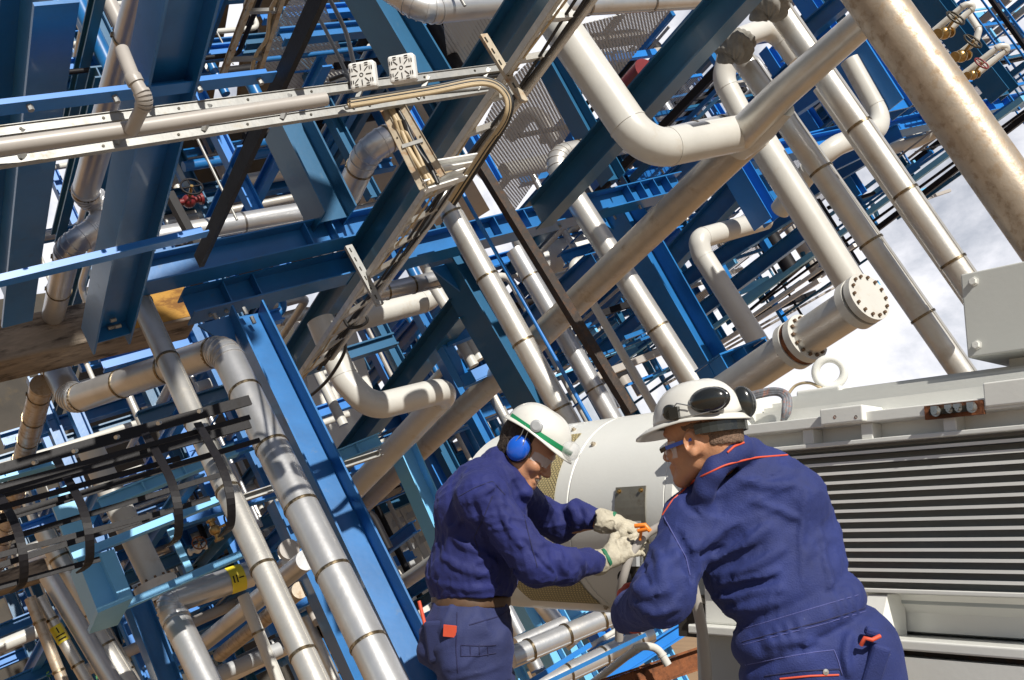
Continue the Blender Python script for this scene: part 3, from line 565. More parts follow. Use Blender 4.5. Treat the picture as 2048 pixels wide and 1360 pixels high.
# ================================================================ lower left: light blue boxes and rails
bx = thing('steel_cabinet', 'light blue steel box with two panels below the black cage', 'cabinet', P(215, 1180, 7.0))
mb = MB(); q = on_plane([(155, 1120), (198, 1107), (240, 1204), (196, 1224)], 6.9, 'B')
mb.prism(q, AX['B']*.35); build('panel', mb, M['lblue'], bx)
mb = MB(); q = on_plane([(199, 1106), (228, 1098), (266, 1192), (241, 1204)], 6.9, 'B'); mb.prism(q, AX['B']*.35); build('panel', mb, M['lblue'], bx)
mb = MB(); q = on_plane([(178, 1268), (196, 1226), (266, 1196), (236, 1250)], 6.95, 'V'); mb.prism(q, AX['V']*.03); build('underside', mb, M['lblue'], bx)
plate('steel_cabinet', 'tall light blue panel seen through the black cage', [(96, 990), (136, 968), (200, 1110), (150, 1126)], 8.6, 'B', 'lblue', 'cabinet', .05)
beam('angle_bar', 'light blue angle bar sloping over the light blue box', (150, 1124), (470, 996), 6.9, 'A', 'V', 20, 18, 'lblue', 'angle bar', kind='L')
beam('angle_bar', 'light blue angle bar sloping below the rusty flange', (236, 1226), (486, 1116), 6.8, 'A', 'V', 18, 16, 'lblue', 'angle bar', kind='L')
beam('flat_bar', 'light blue flat bar joining the two sloping angle bars', (340, 1058), (380, 1142), 6.85, 'V', 'A', 14, 6, 'lblue', 'flat bar', kind='box')
beam('steel_column', 'dark narrow column behind the light blue box at bottom left', (130, 1000), (222, 1300), 9.0, 'V', 'A', 40, 50, 'teal', 'column')
beam('steel_column', 'blue column at the bottom edge between the light blue box and elbow pipe', (272, 1200), (350, 1400), 8.6, 'V', 'A', 44, 50, 'blue', 'column')
beam('steel_column', 'blue column at the bottom between the two big banded pipes', (560, 1000), (740, 1400), 9.8, 'V', 'A', 44, 50, 'blue', 'column')
beam('steel_column', 'light blue column right of the big column, behind the bending worker back', (806, 900), (890, 1090), 11.0, 'V', 'A', 40, 50, 'lblue', 'column')
for i, (a, b, d, lb) in enumerate([((200, 1010), (470, 900), 8.8, 'blue beam seen through the upper part of the black cage'), ((300, 960), (520, 880), 10, 'blue beam behind the cage hoops near the banded pipe'), ((-40, 960), (120, 918), 9.4, 'blue beam behind the tan pipe at the left edge'), ((360, 1040), (560, 980), 10.4, 'blue beam between the two banded pipes at lower left'), ((640, 930), (760, 880), 10.4, 'blue beam right of the big column below the hooked pipe')]):
    beam('steel_beam', lb, a, b, d, 'A', 'V', 26, 26, 'blue2' if i % 2 else 'lblue', stiff=(.3, .6))
beam('galvanised_rail', 'galvanised rail crossing behind the banded pipes at lower left', (480, 1000), (760, 908), 9.0, 'A', 'V', 14, 12, 'galv', 'rail', kind='U')
# blue U frame centre
uf = thing('angle_support', 'bright blue U shaped angle frame between the middle column and brace', 'support', P(930, 770, 10.2))
for a, b in (((884, 690), (930, 772)), ((930, 772), (1000, 740)), ((896, 690), (960, 664))):
    Q = [P(*a, 10.3), P(*b, 10.4)]; mb = MB(); mb.angle(Q[0], Q[1], AX['B'], .11, .012); build('angle_bar', mb, M['blue2'], uf)
# pipe clamps valves
def valve(label, c, d, ax, s, wheelm='darksteel', bodym='darksteel'):
    o = P(c[0], c[1], d); a = AX[ax] if isinstance(ax, str) else ax; rt = thing('valve', label, 'valve', o)
    mb = MB(); mb.sphere(o, s*.5, 16, 10); mb.lathe(o-a*s, a, [(0, .001), (0, s*.42), (0, s*.42), (.2*s, s*.42), (.2*s, s*.25), (1.8*s, s*.25), (1.8*s, s*.42), (2*s, s*.42), (2*s, .001)], 16); build('valve_body', mb, M[bodym], rt)
    u = (-cB-a*(-cB).dot(a)).normalized() if True else a; u = (cU*.6+cR*.8); u = (u-a*u.dot(a)).normalized()
    mb = MB(); mb.tube([o, o+u*s*1.5], s*.12, 8); build('stem', mb, M['brass'], rt)
    k = o+u*s*1.4; v1 = a; v2 = u.cross(a); pts = [k+(v1*math.cos(t*math.pi/8)+v2*math.sin(t*math.pi/8))*s*.75 for t in range(16)]
    mb = MB(); mb.tube(pts, s*.08, 8, closed=True)
    for t in range(4): mb.tube([k, pts[t*4]], s*.06, 6)
    build('handwheel', mb, M[wheelm], rt)
valve('small red valve with a black handwheel in the shade at upper left', (378, 402), 8.9, 'A', .12, 'black', 'red')
valve('brassy valve nearest the top edge beside the brown pipe', (1888, 66), 6.1, 'A', .075, 'darksteel', 'brass')
valve('middle brassy valve beside the brown pipe', (1922, 112), 6.1, 'A', .075, 'darksteel', 'brass')
valve('lowest small valve beside the brown pipe', (1944, 150), 6.1, 'A', .06, 'red', 'brass')
valve('rusty valve with orange bits behind the blue flat bar at lower left', (395, 1098), 8.6, 'A', .075, 'rust', 'cream')
valve('small valve right of the cream flanged pipe at lower left', (430, 1060), 9.2, 'V', .1, 'darksteel', 'brass')
for lb, pts in (('grey looped vent pipe nearest the top beside the brown pipe', [(1868, 62), (1932, 8), (1950, 12), (1890, 68)]), ('grey hooked vent pipe dropping to the middle brassy valve', [(1936, 26), (1958, 60), (1952, 82), (1924, 104)]), ('lower grey looped vent pipe beside the brown pipe', [(1928, 148), (2000, 92), (2020, 94), (1956, 146)])):
    pipe('vent_pipe', lb, pts, 6.2, [6.1, 6.1, 6.15], 13, 'cream', bend=.9, n=12)
# large red vessel end
rv = MB(); o = P(1296, 142, 9.6); rv.lathe(o, AX['B'], [(0, .001), (0, .14), (0, .14), (.5, .14), (.5, .001)], 28); tag(build('red_drum', rv, M['red'], None, Matrix.Translation(o)), 'dark red drum end showing behind the wide diagonal beam', 'drum')
# ================================================================ decks, perforated sheets, walls
plate('perforated_sheet', 'perforated metal sheet right of the cable ladder at top centre', [(1110, 62), (1360, 0), (1222, 166), (1150, 120)], 11.5, 'V', 'perf', 'perforated sheet', .01)
plate('perforated_sheet', 'perforated metal sheet under the cable ladder in the upper centre', [(1062, 120), (1150, 250), (1030, 420), (930, 330), (1000, 180)], 11.3, 'V', 'perf', 'perforated sheet', .01)
plate('perforated_sheet', 'perforated metal sheet behind the black strut at the top', [(590, -20), (640, -20), (700, 150), (560, 190), (520, 120)], 10.6, 'V', 'perf', 'perforated sheet', .01)
plate('perforated_sheet', 'perforated metal sheet behind the segmented duct at the top edge', [(880, -10), (1040, -10), (960, 130), (900, 150)], 10.6, 'V', 'perf', 'perforated sheet', .01)
plate('wall_panel', 'long cream wall panel in shade behind the top centre steelwork', [(610, -30), (720, -30), (980, 420), (760, 560), (560, 430), (640, 200)], 13.5, 'V', 'wall', 'wall', .1)
plate('wall_panel', 'tan wall panel behind the upper left ladder', [(330, -30), (470, -30), (330, 250), (280, 260)], 12.0, 'V', 'wall', 'wall', .1)
plate('wall_panel', 'tan wall panel behind the top edge duct', [(860, -30), (990, -30), (860, 240), (780, 160)], 12.4, 'V', 'wall', 'wall', .1)
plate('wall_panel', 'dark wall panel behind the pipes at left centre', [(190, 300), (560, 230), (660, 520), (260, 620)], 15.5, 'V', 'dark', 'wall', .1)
plate('dark_building', 'dark building, shade put in its colour, filling the gaps behind the lower left pipes', [(-300, 640), (420, 540), (600, 640), (900, 1500), (-200, 1700)], 26, 'B', 'dark', 'building', .5)
plate('wall_panel', 'pale corrugated wall panel with window between big column and bending worker', [(700, 1010), (800, 950), (960, 1290), (860, 1330)], 20, 'B', 'wwall', 'wall', .2)
plate('wall_panel', 'pale grey wall panel behind the hooked pipe', [(600, 660), (700, 620), (770, 860), (640, 940)], 15, 'B', 'wwall', 'wall', .2)
wf = thing('window', 'dark divided window in the pale wall behind the bending worker', 'window', P(830, 1080, 19.9))
for a, b in (((762, 1006), (850, 1180)), ((790, 990), (880, 1165)), ((776, 1055), (840, 1020)), ((800, 1110), (858, 1070)), ((820, 1160), (875, 1120))):
    mb = MB(); mb.bar(P(*a, 19.7), P(*b, 19.7), AX['B'], .03, .06); build('glazing_bar', mb, M['grey'], wf)
mb = MB(); mb.prism(on_plane([(790, 1160), (830, 1130), (846, 1165), (808, 1190)], 19.75, 'B'), AX['B']*.02); build('pane', mb, M['glassdark'], wf)
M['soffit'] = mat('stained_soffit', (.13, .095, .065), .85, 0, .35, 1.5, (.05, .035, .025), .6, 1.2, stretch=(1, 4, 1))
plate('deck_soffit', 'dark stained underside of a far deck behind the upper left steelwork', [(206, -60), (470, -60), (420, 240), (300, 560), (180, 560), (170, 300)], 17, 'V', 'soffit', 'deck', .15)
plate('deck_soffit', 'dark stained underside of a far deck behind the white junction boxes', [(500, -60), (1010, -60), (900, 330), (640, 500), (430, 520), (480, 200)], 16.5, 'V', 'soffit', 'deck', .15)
# white tank far behind
pipe('storage_tank', 'white lying tank far behind the long girder near the centre', [(1040, 530), (1220, 486)], 19, ['A'], 74, 'white', 'tank', n=32, bands=1.2, bandm='white')
pipe('elbow_pipe', 'small white elbow pipe in front of the far white tank', [(1205, 512), (1148, 526), (1146, 548), (1160, 600)], 16, ['A', 'V', 'V'], 20, 'cream', bend=.8)

# gussets and bolts where the girder sits on the columns
for nm, poly, d0 in (('steel_column', [(396, 650), (462, 630), (478, 704)], 7.7), ('steel_column.001', [(862, 536), (908, 522), (934, 592)], 9.7), ('steel_column.002', [(1188, 436), (1236, 410), (1258, 478)], 11.2)):
    rt = bpy.data.objects[nm]; q = on_plane(poly, d0, 'B'); mb = MB(); mb.prism(q, AX['B']*.02); build('gusset', mb, M['blue'], rt)
bmj = boltmesh('joint_bolt', .016, .03, M['galv'], 6); Rv = AX['V'].to_track_quat('Z', 'Y').to_matrix().to_4x4()
for nm, pts, d0 in (('steel_column', [(432, 634), (490, 622), (448, 652), (506, 640)], 7.85), ('steel_column.001', [(884, 510), (926, 500)], 9.8), ('steel_column.002', [(1216, 420), (1250, 412), (1230, 434)], 11.2)):
    for (x, y) in pts: instance(bmj, 'joint_bolt', bpy.data.objects[nm], Matrix.Translation(P(x, y, d0))@Rv)
# green shrub far below
import random as _r
rn = _r.Random(3); sh = thing('green_shrub', 'small bright green shrub glimpsed at the bottom left behind the slim pipes', 'shrub', P(166, 1330, 14), Matrix.Identity(3)); mb = MB(); o = P(162, 1325, 14)
for k in range(420):
    q = o+Vector((rn.gauss(0, .16), rn.gauss(0, .16), rn.gauss(0, .28))); u = Vector((rn.gauss(0, 1), rn.gauss(0, 1), rn.gauss(0, 1))).normalized(); w = u.orthogonal().normalized(); mb.add([q-u*.04, q+w*.018, q+u*.045, q-w*.018], [(0, 1, 2, 3)])
build('leaves', mb, M['green'], sh, recalc=False); mb = MB(); mb.tube([o-Vector((0, 0, .9)), o+Vector((.03, 0, .2))], [.03, .01], 8); build('stem', mb, M['brown'], sh)
# pipe clamps and hangers on the bigger pipes
for lb, (x, y), d0 in (('steel pipe hanger rod above the banded pipe behind the left girder', (474, 440), 9.1), ('steel pipe hanger rod over the silver pipe at the top centre', (930, 12), 7.1)):
    mb = MB(); o = P(x, y, d0); mb.tube([o, o+AX['V']*1.2], .012, 8); t = build('hanger_rod', mb, M['galv'], None, Matrix.Translation(o)); tag(t, lb, 'rod')
# ================================================================ right hand truss work
for i, (a, b, d, w, m, lb) in enumerate([
    ((1306, 560), (1500, 350), 15, 40, 'blue', 'widest blue truss beam right of the right hand column'),
    ((1352, 572), (1592, 416), 16, 30, 'blue', 'second blue truss beam below the widest, crossing the grating'),
    ((1386, 634), (1640, 440), 16.5, 26, 'blue', 'lowest thick blue truss beam under the grating'),
    ((1560, 420), (1760, 300), 17, 22, 'blue', 'blue truss beam behind the smooth cream pipe'),
    ((1600, 360), (1800, 262), 15, 28, 'blue2', 'blue truss beam between the two tall banded right pipes'),
    ((1180, 640), (1290, 520), 16.5, 26, 'blue', 'blue truss beam left of the banded elbow pipe'),
    ((1140, 760), (1320, 600), 17, 26, 'blue', 'lower blue truss beam behind the slim leaning pipe'),
    ((1130, 800), (1350, 640), 18, 16, 'lblue', 'light blue thin beam low behind the slim leaning pipe'),
    ((1560, 110), (1700, -10), 12, 34, 'blue', 'dark blue truss beam near the top right behind the banded pipes'),
    ((1180, 520), (1460, 250), 13.5, 24, 'blue', 'blue truss beam above the sloping pipe, left of the cream joint'),
    ((1540, 250), (1700, 140), 12.5, 30, 'blue2', 'blue truss beam left of the far right banded pipe')]):
    beam('truss_beam', lb, a, b, d, 'B', 'V', w, w*.8, m, 'beam')
beam('hanging_post', 'short blue post hanging under the right girder with a white foot', (1462, 320), (1536, 446), 12.2, 'V', 'A', 34, 52, 'blue2', 'post')
for a, b, lb in (((1480, 300), (1560, 420), 'blue cross member in the grating bay left of the cream pipe'), ((1400, 480), (1440, 545), 'blue cross member near the cream elbow pipe'), ((1440, 530), (1472, 590), 'blue cross member under the cream elbow pipe'), ((1520, 470), (1550, 520), 'blue cross member right of the cream elbow pipe')):
    beam('cross_member', lb, a, b, 16, 'V', 'A', 14, 14, 'blue', 'cross member', kind='box')
for poly, d, lb in (([(1390, 500), (1640, 320), (1700, 360), (1440, 560)], 17.5, 'open grating floor right of the cream elbow pipe'), ([(1450, 380), (1560, 280), (1640, 340), (1500, 440)], 17, 'open grating floor above the hanging post'), ([(1380, 600), (1480, 530), (1510, 560), (1410, 640)], 18, 'open grating floor at the lowest truss beam'), ([(1660, 60), (1760, -20), (1880, 120), (1760, 230)], 16, 'open grating floor behind the far right banded pipe'), ([(1240, 230), (1360, 120), (1440, 190), (1330, 310)], 15, 'open grating floor behind the wide diagonal beam'), ([(1800, -20), (1880, -20), (2010, 190), (1900, 230)], 15, 'open grating floor behind the brassy valves')):
    plate('grating_floor', lb, poly, d, 'V', 'grate', 'grating', .02)
beam('steel_column', 'dark navy beam with a bright edge behind the brassy valves', (1838, -30), (2010, 190), 13, 'V', 'A', 44, 44, 'teal', 'column')
beam('steel_column', 'dark blue broad column between the far right banded pipe and the brown pipe', (1694, 60), (1796, 220), 10.4, 'V', 'A', 90, 90, 'blue2', 'column')
beam('steel_column', 'light edged blue column near the top between the right banded pipes', (1600, -20), (1700, 130), 12, 'V', 'A', 30, 36, 'blue2', 'column')
# far ladder cage top right
lc = thing('safety_cage', 'thin blue safety cage outlined against the bright sky at top right', 'safety cage', P(1980, 80, 14))
for a, b in (((1900, -40), (2020, 130)), ((1934, -40), (2060, 130)), ((1966, -40), (2080, 110)), ((1880, 10), (2040, 220))):
    Q, _ = chain([a, b], 14, ['V']); mb = MB(); mb.bar(Q[0], Q[1], AX['A'], .012, .012); build('vertical_bar', mb, M['blue2'], lc)
for a, b in (((1920, 58), (2020, 44)), ((1960, 110), (2060, 90)), ((2010, 176), (2060, 164))):
    Q, _ = chain([a, b], 14, ['A']); mb = MB(); mb.bar(Q[0], Q[1], AX['V'], .02, .02); build('hoop', mb, M['blue2'], lc)
beam('handrail', 'black rail along the outer side of the blue safety cage at top right', (1968, -20), (2056, 104), 13.6, 'V', 'A', 8, 8, 'black', 'rail', kind='box')
# handrails that recede at the edge of the plant, right
hr = thing('handrail', 'long blue and white edge rails receding to the lower left of the right platforms', 'handrail', P(1600, 520, 18))
for a, b, d, w, m in (((1380, 690), (2048, 196), 17, .05, 'lblue'), ((1470, 610), (1640, 500), 17.5, .07, 'lblue'), ((1500, 620), (1700, 452), 18, .03, 'black'), ((1530, 600), (2060, 214), 18, .025, 'black'), ((1620, 560), (2060, 226), 18.5, .06, 'black'), ((1480, 650), (1710, 490), 18, .04, 'white'), ((1420, 700), (1640, 560), 18, .05, 'white'), ((1680, 440), (2060, 180), 18, .03, 'blue2')):
    Q, _ = chain([a, b], d, ['B']); mb = MB(); mb.bar(Q[0], Q[1], AX['V'], w*.7, w); build('rail', mb, M[m], hr)
for k in range(7):
    a = (1480+k*46, 640-k*34); b = (1466+k*46, 606-k*34); Q, _ = chain([a, b], 18, ['V']); mb = MB(); mb.bar(Q[0], Q[1], AX['A'], .03, .03); build('post', mb, M['teal' if k % 2 else 'lblue'], hr)
ft = thing('conduit_run', 'pair of thin pale conduits running along the sky edge above the right flanges', 'conduit', P(1500, 640, 19))
for o in (0, 9):
    Q, _ = chain([(1330, 760+o), (1690, 554+o)], 19, ['A']); mb = MB(); mb.tube([Q[0], Q[1]], .025, 8); build('conduit', mb, M['greyp'], ft)
# ---------------------------------------------------------------- farther plant: framed bays with their own pipes, deep behind the front steelwork
def bay(label, region, d0, seed, nB=5, nV=5, nA=4, pal=('blue', 'blue2', 'teal'), pp=('cream', 'steel2', 'steel', 'blue', 'greyp', 'black'), s=1.0):
    rn = random.Random(seed); x0, y0, x1, y1 = region
    rt = thing('pipe_rack_bay', label, 'pipe rack', P((x0+x1)/2, (y0+y1)/2, d0))
    def seg(ax, ln):
        c = (rn.uniform(x0, x1), rn.uniform(y0, y1)); d = d0*rn.uniform(.9, 1.25); o = P(*c, d); a = AX[ax]; return o-a*ln/2, o+a*ln/2
    for k in range(nV):
        p, q = seg('V', rn.uniform(2.5, 5)*s); mb = MB(); mb.ibeam(p, q, AX['A'], .2*s, .2*s, .02, .015); build('column', mb, M[rn.choice(pal)], rt)
    for k in range(nA):
        p, q = seg('A', rn.uniform(2.5, 5)*s); mb = MB(); mb.ibeam(p, q, AX['V'], .22*s, .18*s, .02, .015); build('beam', mb, M[rn.choice(pal)], rt)
    for k in range(nB):
        p, q = seg('B', rn.uniform(3, 7)*s); mb = MB(); mb.ibeam(p, q, AX['V'], .2*s, .16*s, .02, .015); build('beam', mb, M[rn.choice(pal)], rt)
    for k in range(nV+nA):
        ax = rn.choice('VVAAB'); p, q = seg(ax, rn.uniform(2, 5)*s); r = rn.choice((.04, .06, .09, .13))*s; mb = MB(); e = q+AX[rn.choice([t for t in 'VAB' if t != ax])]*rn.uniform(.5, 1.6)*rn.choice((-1, 1))
        pth, _ = fillet([p, q, e], r*3, 6); mb.tube(pth, r, 14); build('pipe', mb, M[rn.choice(pp)], rt)
    for k in range(4):
        p, q = seg(rn.choice('AVB'), rn.uniform(2, 4)*s); mb = MB(); mb.tube([p, q], .018*s, 6); build('conduit', mb, M[rn.choice(('galv', 'black', 'blue2'))], rt)
for i, (lb, rg, d) in enumerate([
    ('distant cluster of blue steel and pipes showing between hooked pipe and long girder', (700, 620, 960, 900), 16),
    ('distant blue and cream steelwork left of the bending worker shoulders', (720, 850, 1000, 1000), 18),
    ('distant steelwork between the middle column and the sloping pipe', (940, 480, 1200, 760), 19),
    ('distant steelwork and pipes behind the black ladder cage', (40, 860, 500, 1120), 12),
    ('distant pipes in the dark gap right of the light blue box', (350, 980, 620, 1240), 13),
    ('distant dim steelwork behind the pipes along the bottom left edge', (0, 1180, 420, 1360), 14),
    ('distant steelwork behind the upper left duct', (150, 0, 420, 200), 13),
    ('distant steelwork behind the left girder and banded duct', (60, 300, 640, 520), 13.5),
    ('distant steelwork behind the pipes at the top right', (1480, 40, 1800, 330), 18),
    ('distant steelwork above the long girder right of the diagonal beam', (1130, 240, 1480, 480), 18),
    ('distant steelwork behind the lower end of the big column', (560, 1120, 880, 1380), 15),
    ('distant steelwork along the top edge left of the diagonal beam', (640, 0, 900, 260), 12.5),
    ('distant steelwork behind the elbow pipe under the concrete beam', (120, 620, 560, 820), 12.5)]):
    bay(lb, rg, d, 130+i, nB=7, nV=7, nA=6, s=d/18)
# thin members between the right hand trusses
rn = random.Random(11)
for i, (rg, d, lb) in enumerate((((1160, 560, 1330, 780), 16, 'distant thin blue members between slim pipe and right column'), ((1400, 380, 1720, 620), 19, 'distant thin rails and members behind the grating floors'), ((1640, 200, 1900, 420), 18, 'distant thin members behind the right girder'), ((1840, 0, 2040, 210), 17, 'distant thin members behind the brassy valves'), ((1180, 60, 1500, 340), 15, 'distant thin members behind the large cream elbow pipe'))):
    rt = thing('distant_steelwork', lb, 'steelwork', P((rg[0]+rg[2])/2, (rg[1]+rg[3])/2, d)); rt['group'] = 'distant lattices of thin members'
    for k in range(46):
        ax = rn.choice('BBBAAV'); o = P(rn.uniform(rg[0], rg[2]), rn.uniform(rg[1], rg[3]), d*rn.uniform(.92, 1.12)); ln = rn.uniform(.6, 2.2); mb = MB(); r = rn.choice((.015, .02, .03, .05)); mb.bar(o-AX[ax]*ln/2, o+AX[ax]*ln/2, AX['V' if ax != 'V' else 'A'], r, r*.7)
        build('member', mb, M[rn.choice(('blue', 'blue2', 'blue', 'lblue', 'teal', 'greyp', 'black'))], rt)
# unseen slabs added above the camera to throw broken shade on the plant's left
op = thing('shade_slabs', 'added shade slabs above the left of the plant, out of the picture', 'shade blocker', Vector((0, 1, 10)), Matrix.Identity(3))
def sunhit(x, y, dd, z): p = P(x, y, dd); t = (z-p.z)/sun_dir.z; return p+sun_dir*t
zz = 10.0; cs = [sunhit(x, y, dd, zz) for x, y, dd in ((0, 0, 5), (0, 1300, 8), (420, 1300, 7), (420, 0, 6), (900, 300, 8))]
for i, (q0, q1, wd) in enumerate((((40, 60, 5.2), (60, 620, 6.2), .30), ((180, 20, 5.4), (180, 560, 6.2), .22), ((330, 60, 5.4), (300, 600, 6.8), .26), ((470, 40, 6.2), (420, 560, 7.6), .35), ((640, 20, 7), (560, 560, 9), .30), ((20, 420, 6), (640, 330, 8), .20), ((0, 130, 5), (600, 40, 6.5), .16), ((-20, 740, 8.3), (150, 700, 8.3), .3), ((10, 980, 8.8), (60, 1330, 8.8), .3), ((100, 1310, 11), (460, 1340, 11), .3), ((820, 60, 8), (760, 480, 9.5), .25), ((960, 240, 9), (700, 300, 9), .15))):
    p, q = sunhit(*q0, zz+.3*(i % 3)), sunhit(*q1, zz+.3*(i % 3)); mb = MB(); mb.bar(p, q, AX['Z'], .06, wd); build('shade_slab', mb, M['concrete'], op)
# pipework below the motor, between the two workers
for lb, a, b, w, d, m, bd in (('banded silver pipe right under the motor, between the workers', (1020, 1316), (1260, 1216), 44, 6.6, 'steel2', .3), ('second banded pipe at the bottom edge between the workers', (1020, 1400), (1300, 1268), 40, 7.4, 'steel2', .35), ('plain silver pipe higher up behind the motor cowl between the workers', (1030, 1290), (1130, 1246), 30, 8, 'steel2', 0)):
    pipe('insulated_pipe', lb, [a, b], d, ['A'], w, m, bands=bd)
pipe('slim_pipe', 'leaning silver pipe beside the bending worker belt', [(1060, 1180), (1150, 1290)], 9, ['V'], 34, 'steel2')
pipe('curved_pipe', 'thin cream pipe curving over at the bottom edge between the workers', [(1180, 1370), (1282, 1290), (1316, 1296), (1336, 1330)], 6.2, ['B', 'A', 'V'], 15, 'cream', bend=2)
beam('blue_handrail', 'bright blue bar sloping under the motor between the workers', (1060, 1364), (1180, 1290), 6.4, 'A', 'V', 10, 10, 'blue2', 'bar', kind='box')
beam('blue_handrail', 'longer blue bar sloping from the bottom edge to the elbow of the right worker', (1080, 1372), (1290, 1270), 6.9, 'A', 'V', 8, 8, 'blue', 'bar', kind='box')
beam('rusty_beam', 'orange rusty steel beam at the bottom edge beside the motor stand', (1130, 1408), (1400, 1316), 5.6, 'A', 'V', 46, 34, 'rust', 'beam')
for i, (x, y) in enumerate(((1046, 1200), (1090, 1196), (1166, 1204))):
    beam('steel_column', ['light blue column left of the gap below the motor', 'pale blue column in the middle of the gap below the motor', 'blue column right in the gap below the motor'][i], (x, y), (x+90, y+170), 10+i, 'V', 'A', 34, 36, ['lblue', 'lblue', 'blue2'][i], 'column')
bay('distant silver and blue steelwork in the gap below the motor', (1030, 1200, 1340, 1360), 12, 77, pal=('lblue', 'blue2'), pp=('steel2', 'cream'), s=.7)

GROUPS = {'insulated_pipe': 'metal clad pipes with steel bands', 'slim_pipe': 'slim pipes in the plant', 'sloping_pipe': 'pipes sloping away to the lower left', 'elbow_pipe': 'pipes with one elbow', 'steel_beam': 'blue steel girders', 'steel_column': 'blue steel columns', 'truss_beam': 'parallel truss beams at the right', 'diagonal_beam': 'wide dark diagonal beams', 'diagonal_brace': 'diagonal braces', 'angle_bar': 'blue angle bars', 'steel_strut': 'black struts', 'large_duct': 'fat metal clad ducts', 'valve': 'hand valves', 'vent_pipe': 'grey looped vent pipes', 'perforated_sheet': 'perforated metal sheets', 'wall_panel': 'wall panels behind the steelwork', 'grating_floor': 'open grating floors', 'pipe_rack_bay': 'distant bays of steelwork and pipes', 'cable_ladder': 'cable ladder trays', 'cross_member': 'short blue cross members', 'drain_pipe': 'grey plastic pipes in the tray', 'looped_pipe': 'curved cream pipes at the upper right', 'large_pipe': 'large bare pipes', 'concrete_beam': 'concrete beams', 'slotted_rail': 'slotted steel strips', 'junction_box': 'white junction boxes', 'tray_bracket': 'white tray brackets', 'cloth_wrap': 'cloth wraps on pipe tops', 'blue_handrail': 'blue bars under the motor', 'hanger_rod': 'hanger rods', 'deck_soffit': 'undersides of far decks', 'steel_cabinet': 'light blue steel boxes'}
for o in list(COL.objects):
    if o.parent is None and 'label' in o and 'group' not in o:
        s_ = o.name.split('.')[0]
        if s_ in GROUPS: o['group'] = GROUPS[s_]
# ================================================================ electric motor
M0 = Vector((1.512, 3.162, 0)); mS = Vector((-.629, .777, 0)).normalized(); mT = Vector((-.777, -.629, 0)).normalized(); mZ = Vector((0, 0, 1))
def S(s, t, z): return M0+mS*s+mT*t+mZ*z
def mt(px, py, t):
    r = ray(px, py); o = S(0, t, 0); k = (o-CAMLOC).dot(mT)/r.dot(mT); p = CAMLOC+r*k-o; return p.dot(mS), p.z
MAX3 = (mS, mT, mZ)
MF = Matrix((mS, mT, mZ)).transposed()
mo = thing('electric_motor', 'big pale grey finned electric motor that both workers stand beside', 'motor', S(.5, -.4, .6), MF)
def mpart(name, mb, m, par=None, bev=0):
    o = build(name, mb, M[m], par or mo)
    if bev: b = o.modifiers.new('b', 'BEVEL'); b.width = bev; b.segments = 3; b.limit_method = 'ANGLE'
    return o
def mbox(s0, s1, t0, t1, z0, z1, mb=None):
    mb = mb or MB(); return mb.box(S((s0+s1)/2, (t0+t1)/2, (z0+z1)/2), MAX3, (abs(s1-s0)/2, abs(t1-t0)/2, abs(z1-z0)/2))
def extr(prof, s0, s1, mb=None):
    mb = mb or MB(); return mb.prism([S(s0, t, z) for t, z in prof], mS*(s1-s0))
SR = -1.3
extr([(-.10, 1.10), (-.10, 1.56), (-.03, 1.60), (-.03, 1.66), (-.10, 1.72), (-.22, 1.80), (-.45, 1.83), (-.70, 1.80), (-.9, 1.6), (-.9, 1.1), (-.5, .95)], SR, 1.38)
mb = extr([(-.07, 1.06), (-.07, 1.56), (-.05, 1.575), (-.05, 1.66), (-.10, 1.70), (-.22, 1.76), (-.45, 1.80), (-.70, 1.75), (-.88, 1.6), (-.88, 1.1), (-.5, .95)], SR, 1.36)
mpart('housing', mb, 'fin')
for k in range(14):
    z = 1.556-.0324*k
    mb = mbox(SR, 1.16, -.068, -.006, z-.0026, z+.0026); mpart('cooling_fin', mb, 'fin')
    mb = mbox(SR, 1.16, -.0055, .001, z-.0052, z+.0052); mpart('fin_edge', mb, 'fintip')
# ledge strips above the fins
mpart('lower_ledge', mbox(SR, 1.34, -.06, .022, 1.583, 1.598), 'motor', bev=.003)
mpart('upper_ledge', mbox(SR, 1.34, -.09, .026, 1.652, 1.690), 'motor', bev=.004)
mpart('ledge_web', mbox(SR, 1.34, -.09, -.045, 1.598, 1.652), 'motor')
for px in (1620, 1738, 1905):
    s, z = mt(px, 872, 0); mpart('ledge_rib', mbox(s-.022, s+.022, -.045, .012, 1.598, 1.652), 'motor', bev=.004)
s0, _ = mt(1646, 840, .03); s1, _ = mt(1732, 840, .03); lug = mpart('lifting_lug', mbox(s0, s1, -.08, .048, 1.655, 1.712), 'motor', bev=.006)
for px in (1670, 1712):
    hb = MB(); s, z = mt(px, 834, .048); hb.lathe(S(s, .0475, z), mT, [(0, .001), (.0015, .006)], 12); build('bolt_hole', hb, M['rust'], lug)
s0, _ = mt(1850, 830, .03); s1, _ = mt(1968, 820, .03)
gp = mpart('earth_plate', mbox(s0, s1, .02, .032, 1.640, 1.684), 'rust'); mpart('earth_strap', mbox(s0-.02, s1+.03, .033, .039, 1.652, 1.672), 'darksteel', gp)
for px, r in ((1872, .011), (1900, .007), (1918, .007), (1945, .011)):
    bb = MB()
    s, _ = mt(px, 826, .04); bb.lathe(S(s, .039, 1.662), mT, [(0, r*1.5), (.003, r*1.5), (.003, r*1.5), (.003, r), (.003, r), (.014, r), (.014, r), (.014, .001)], 12)
    bb.box(S(s, .046, 1.672), MAX3, (.011, .006, .006)); build('bolt', bb, M['boltw'], gp)
s0, _ = mt(1970, 812, .03); mpart('side_block', mbox(SR, s0, -.05, .034, 1.66, 1.735), 'motor', bev=.005)
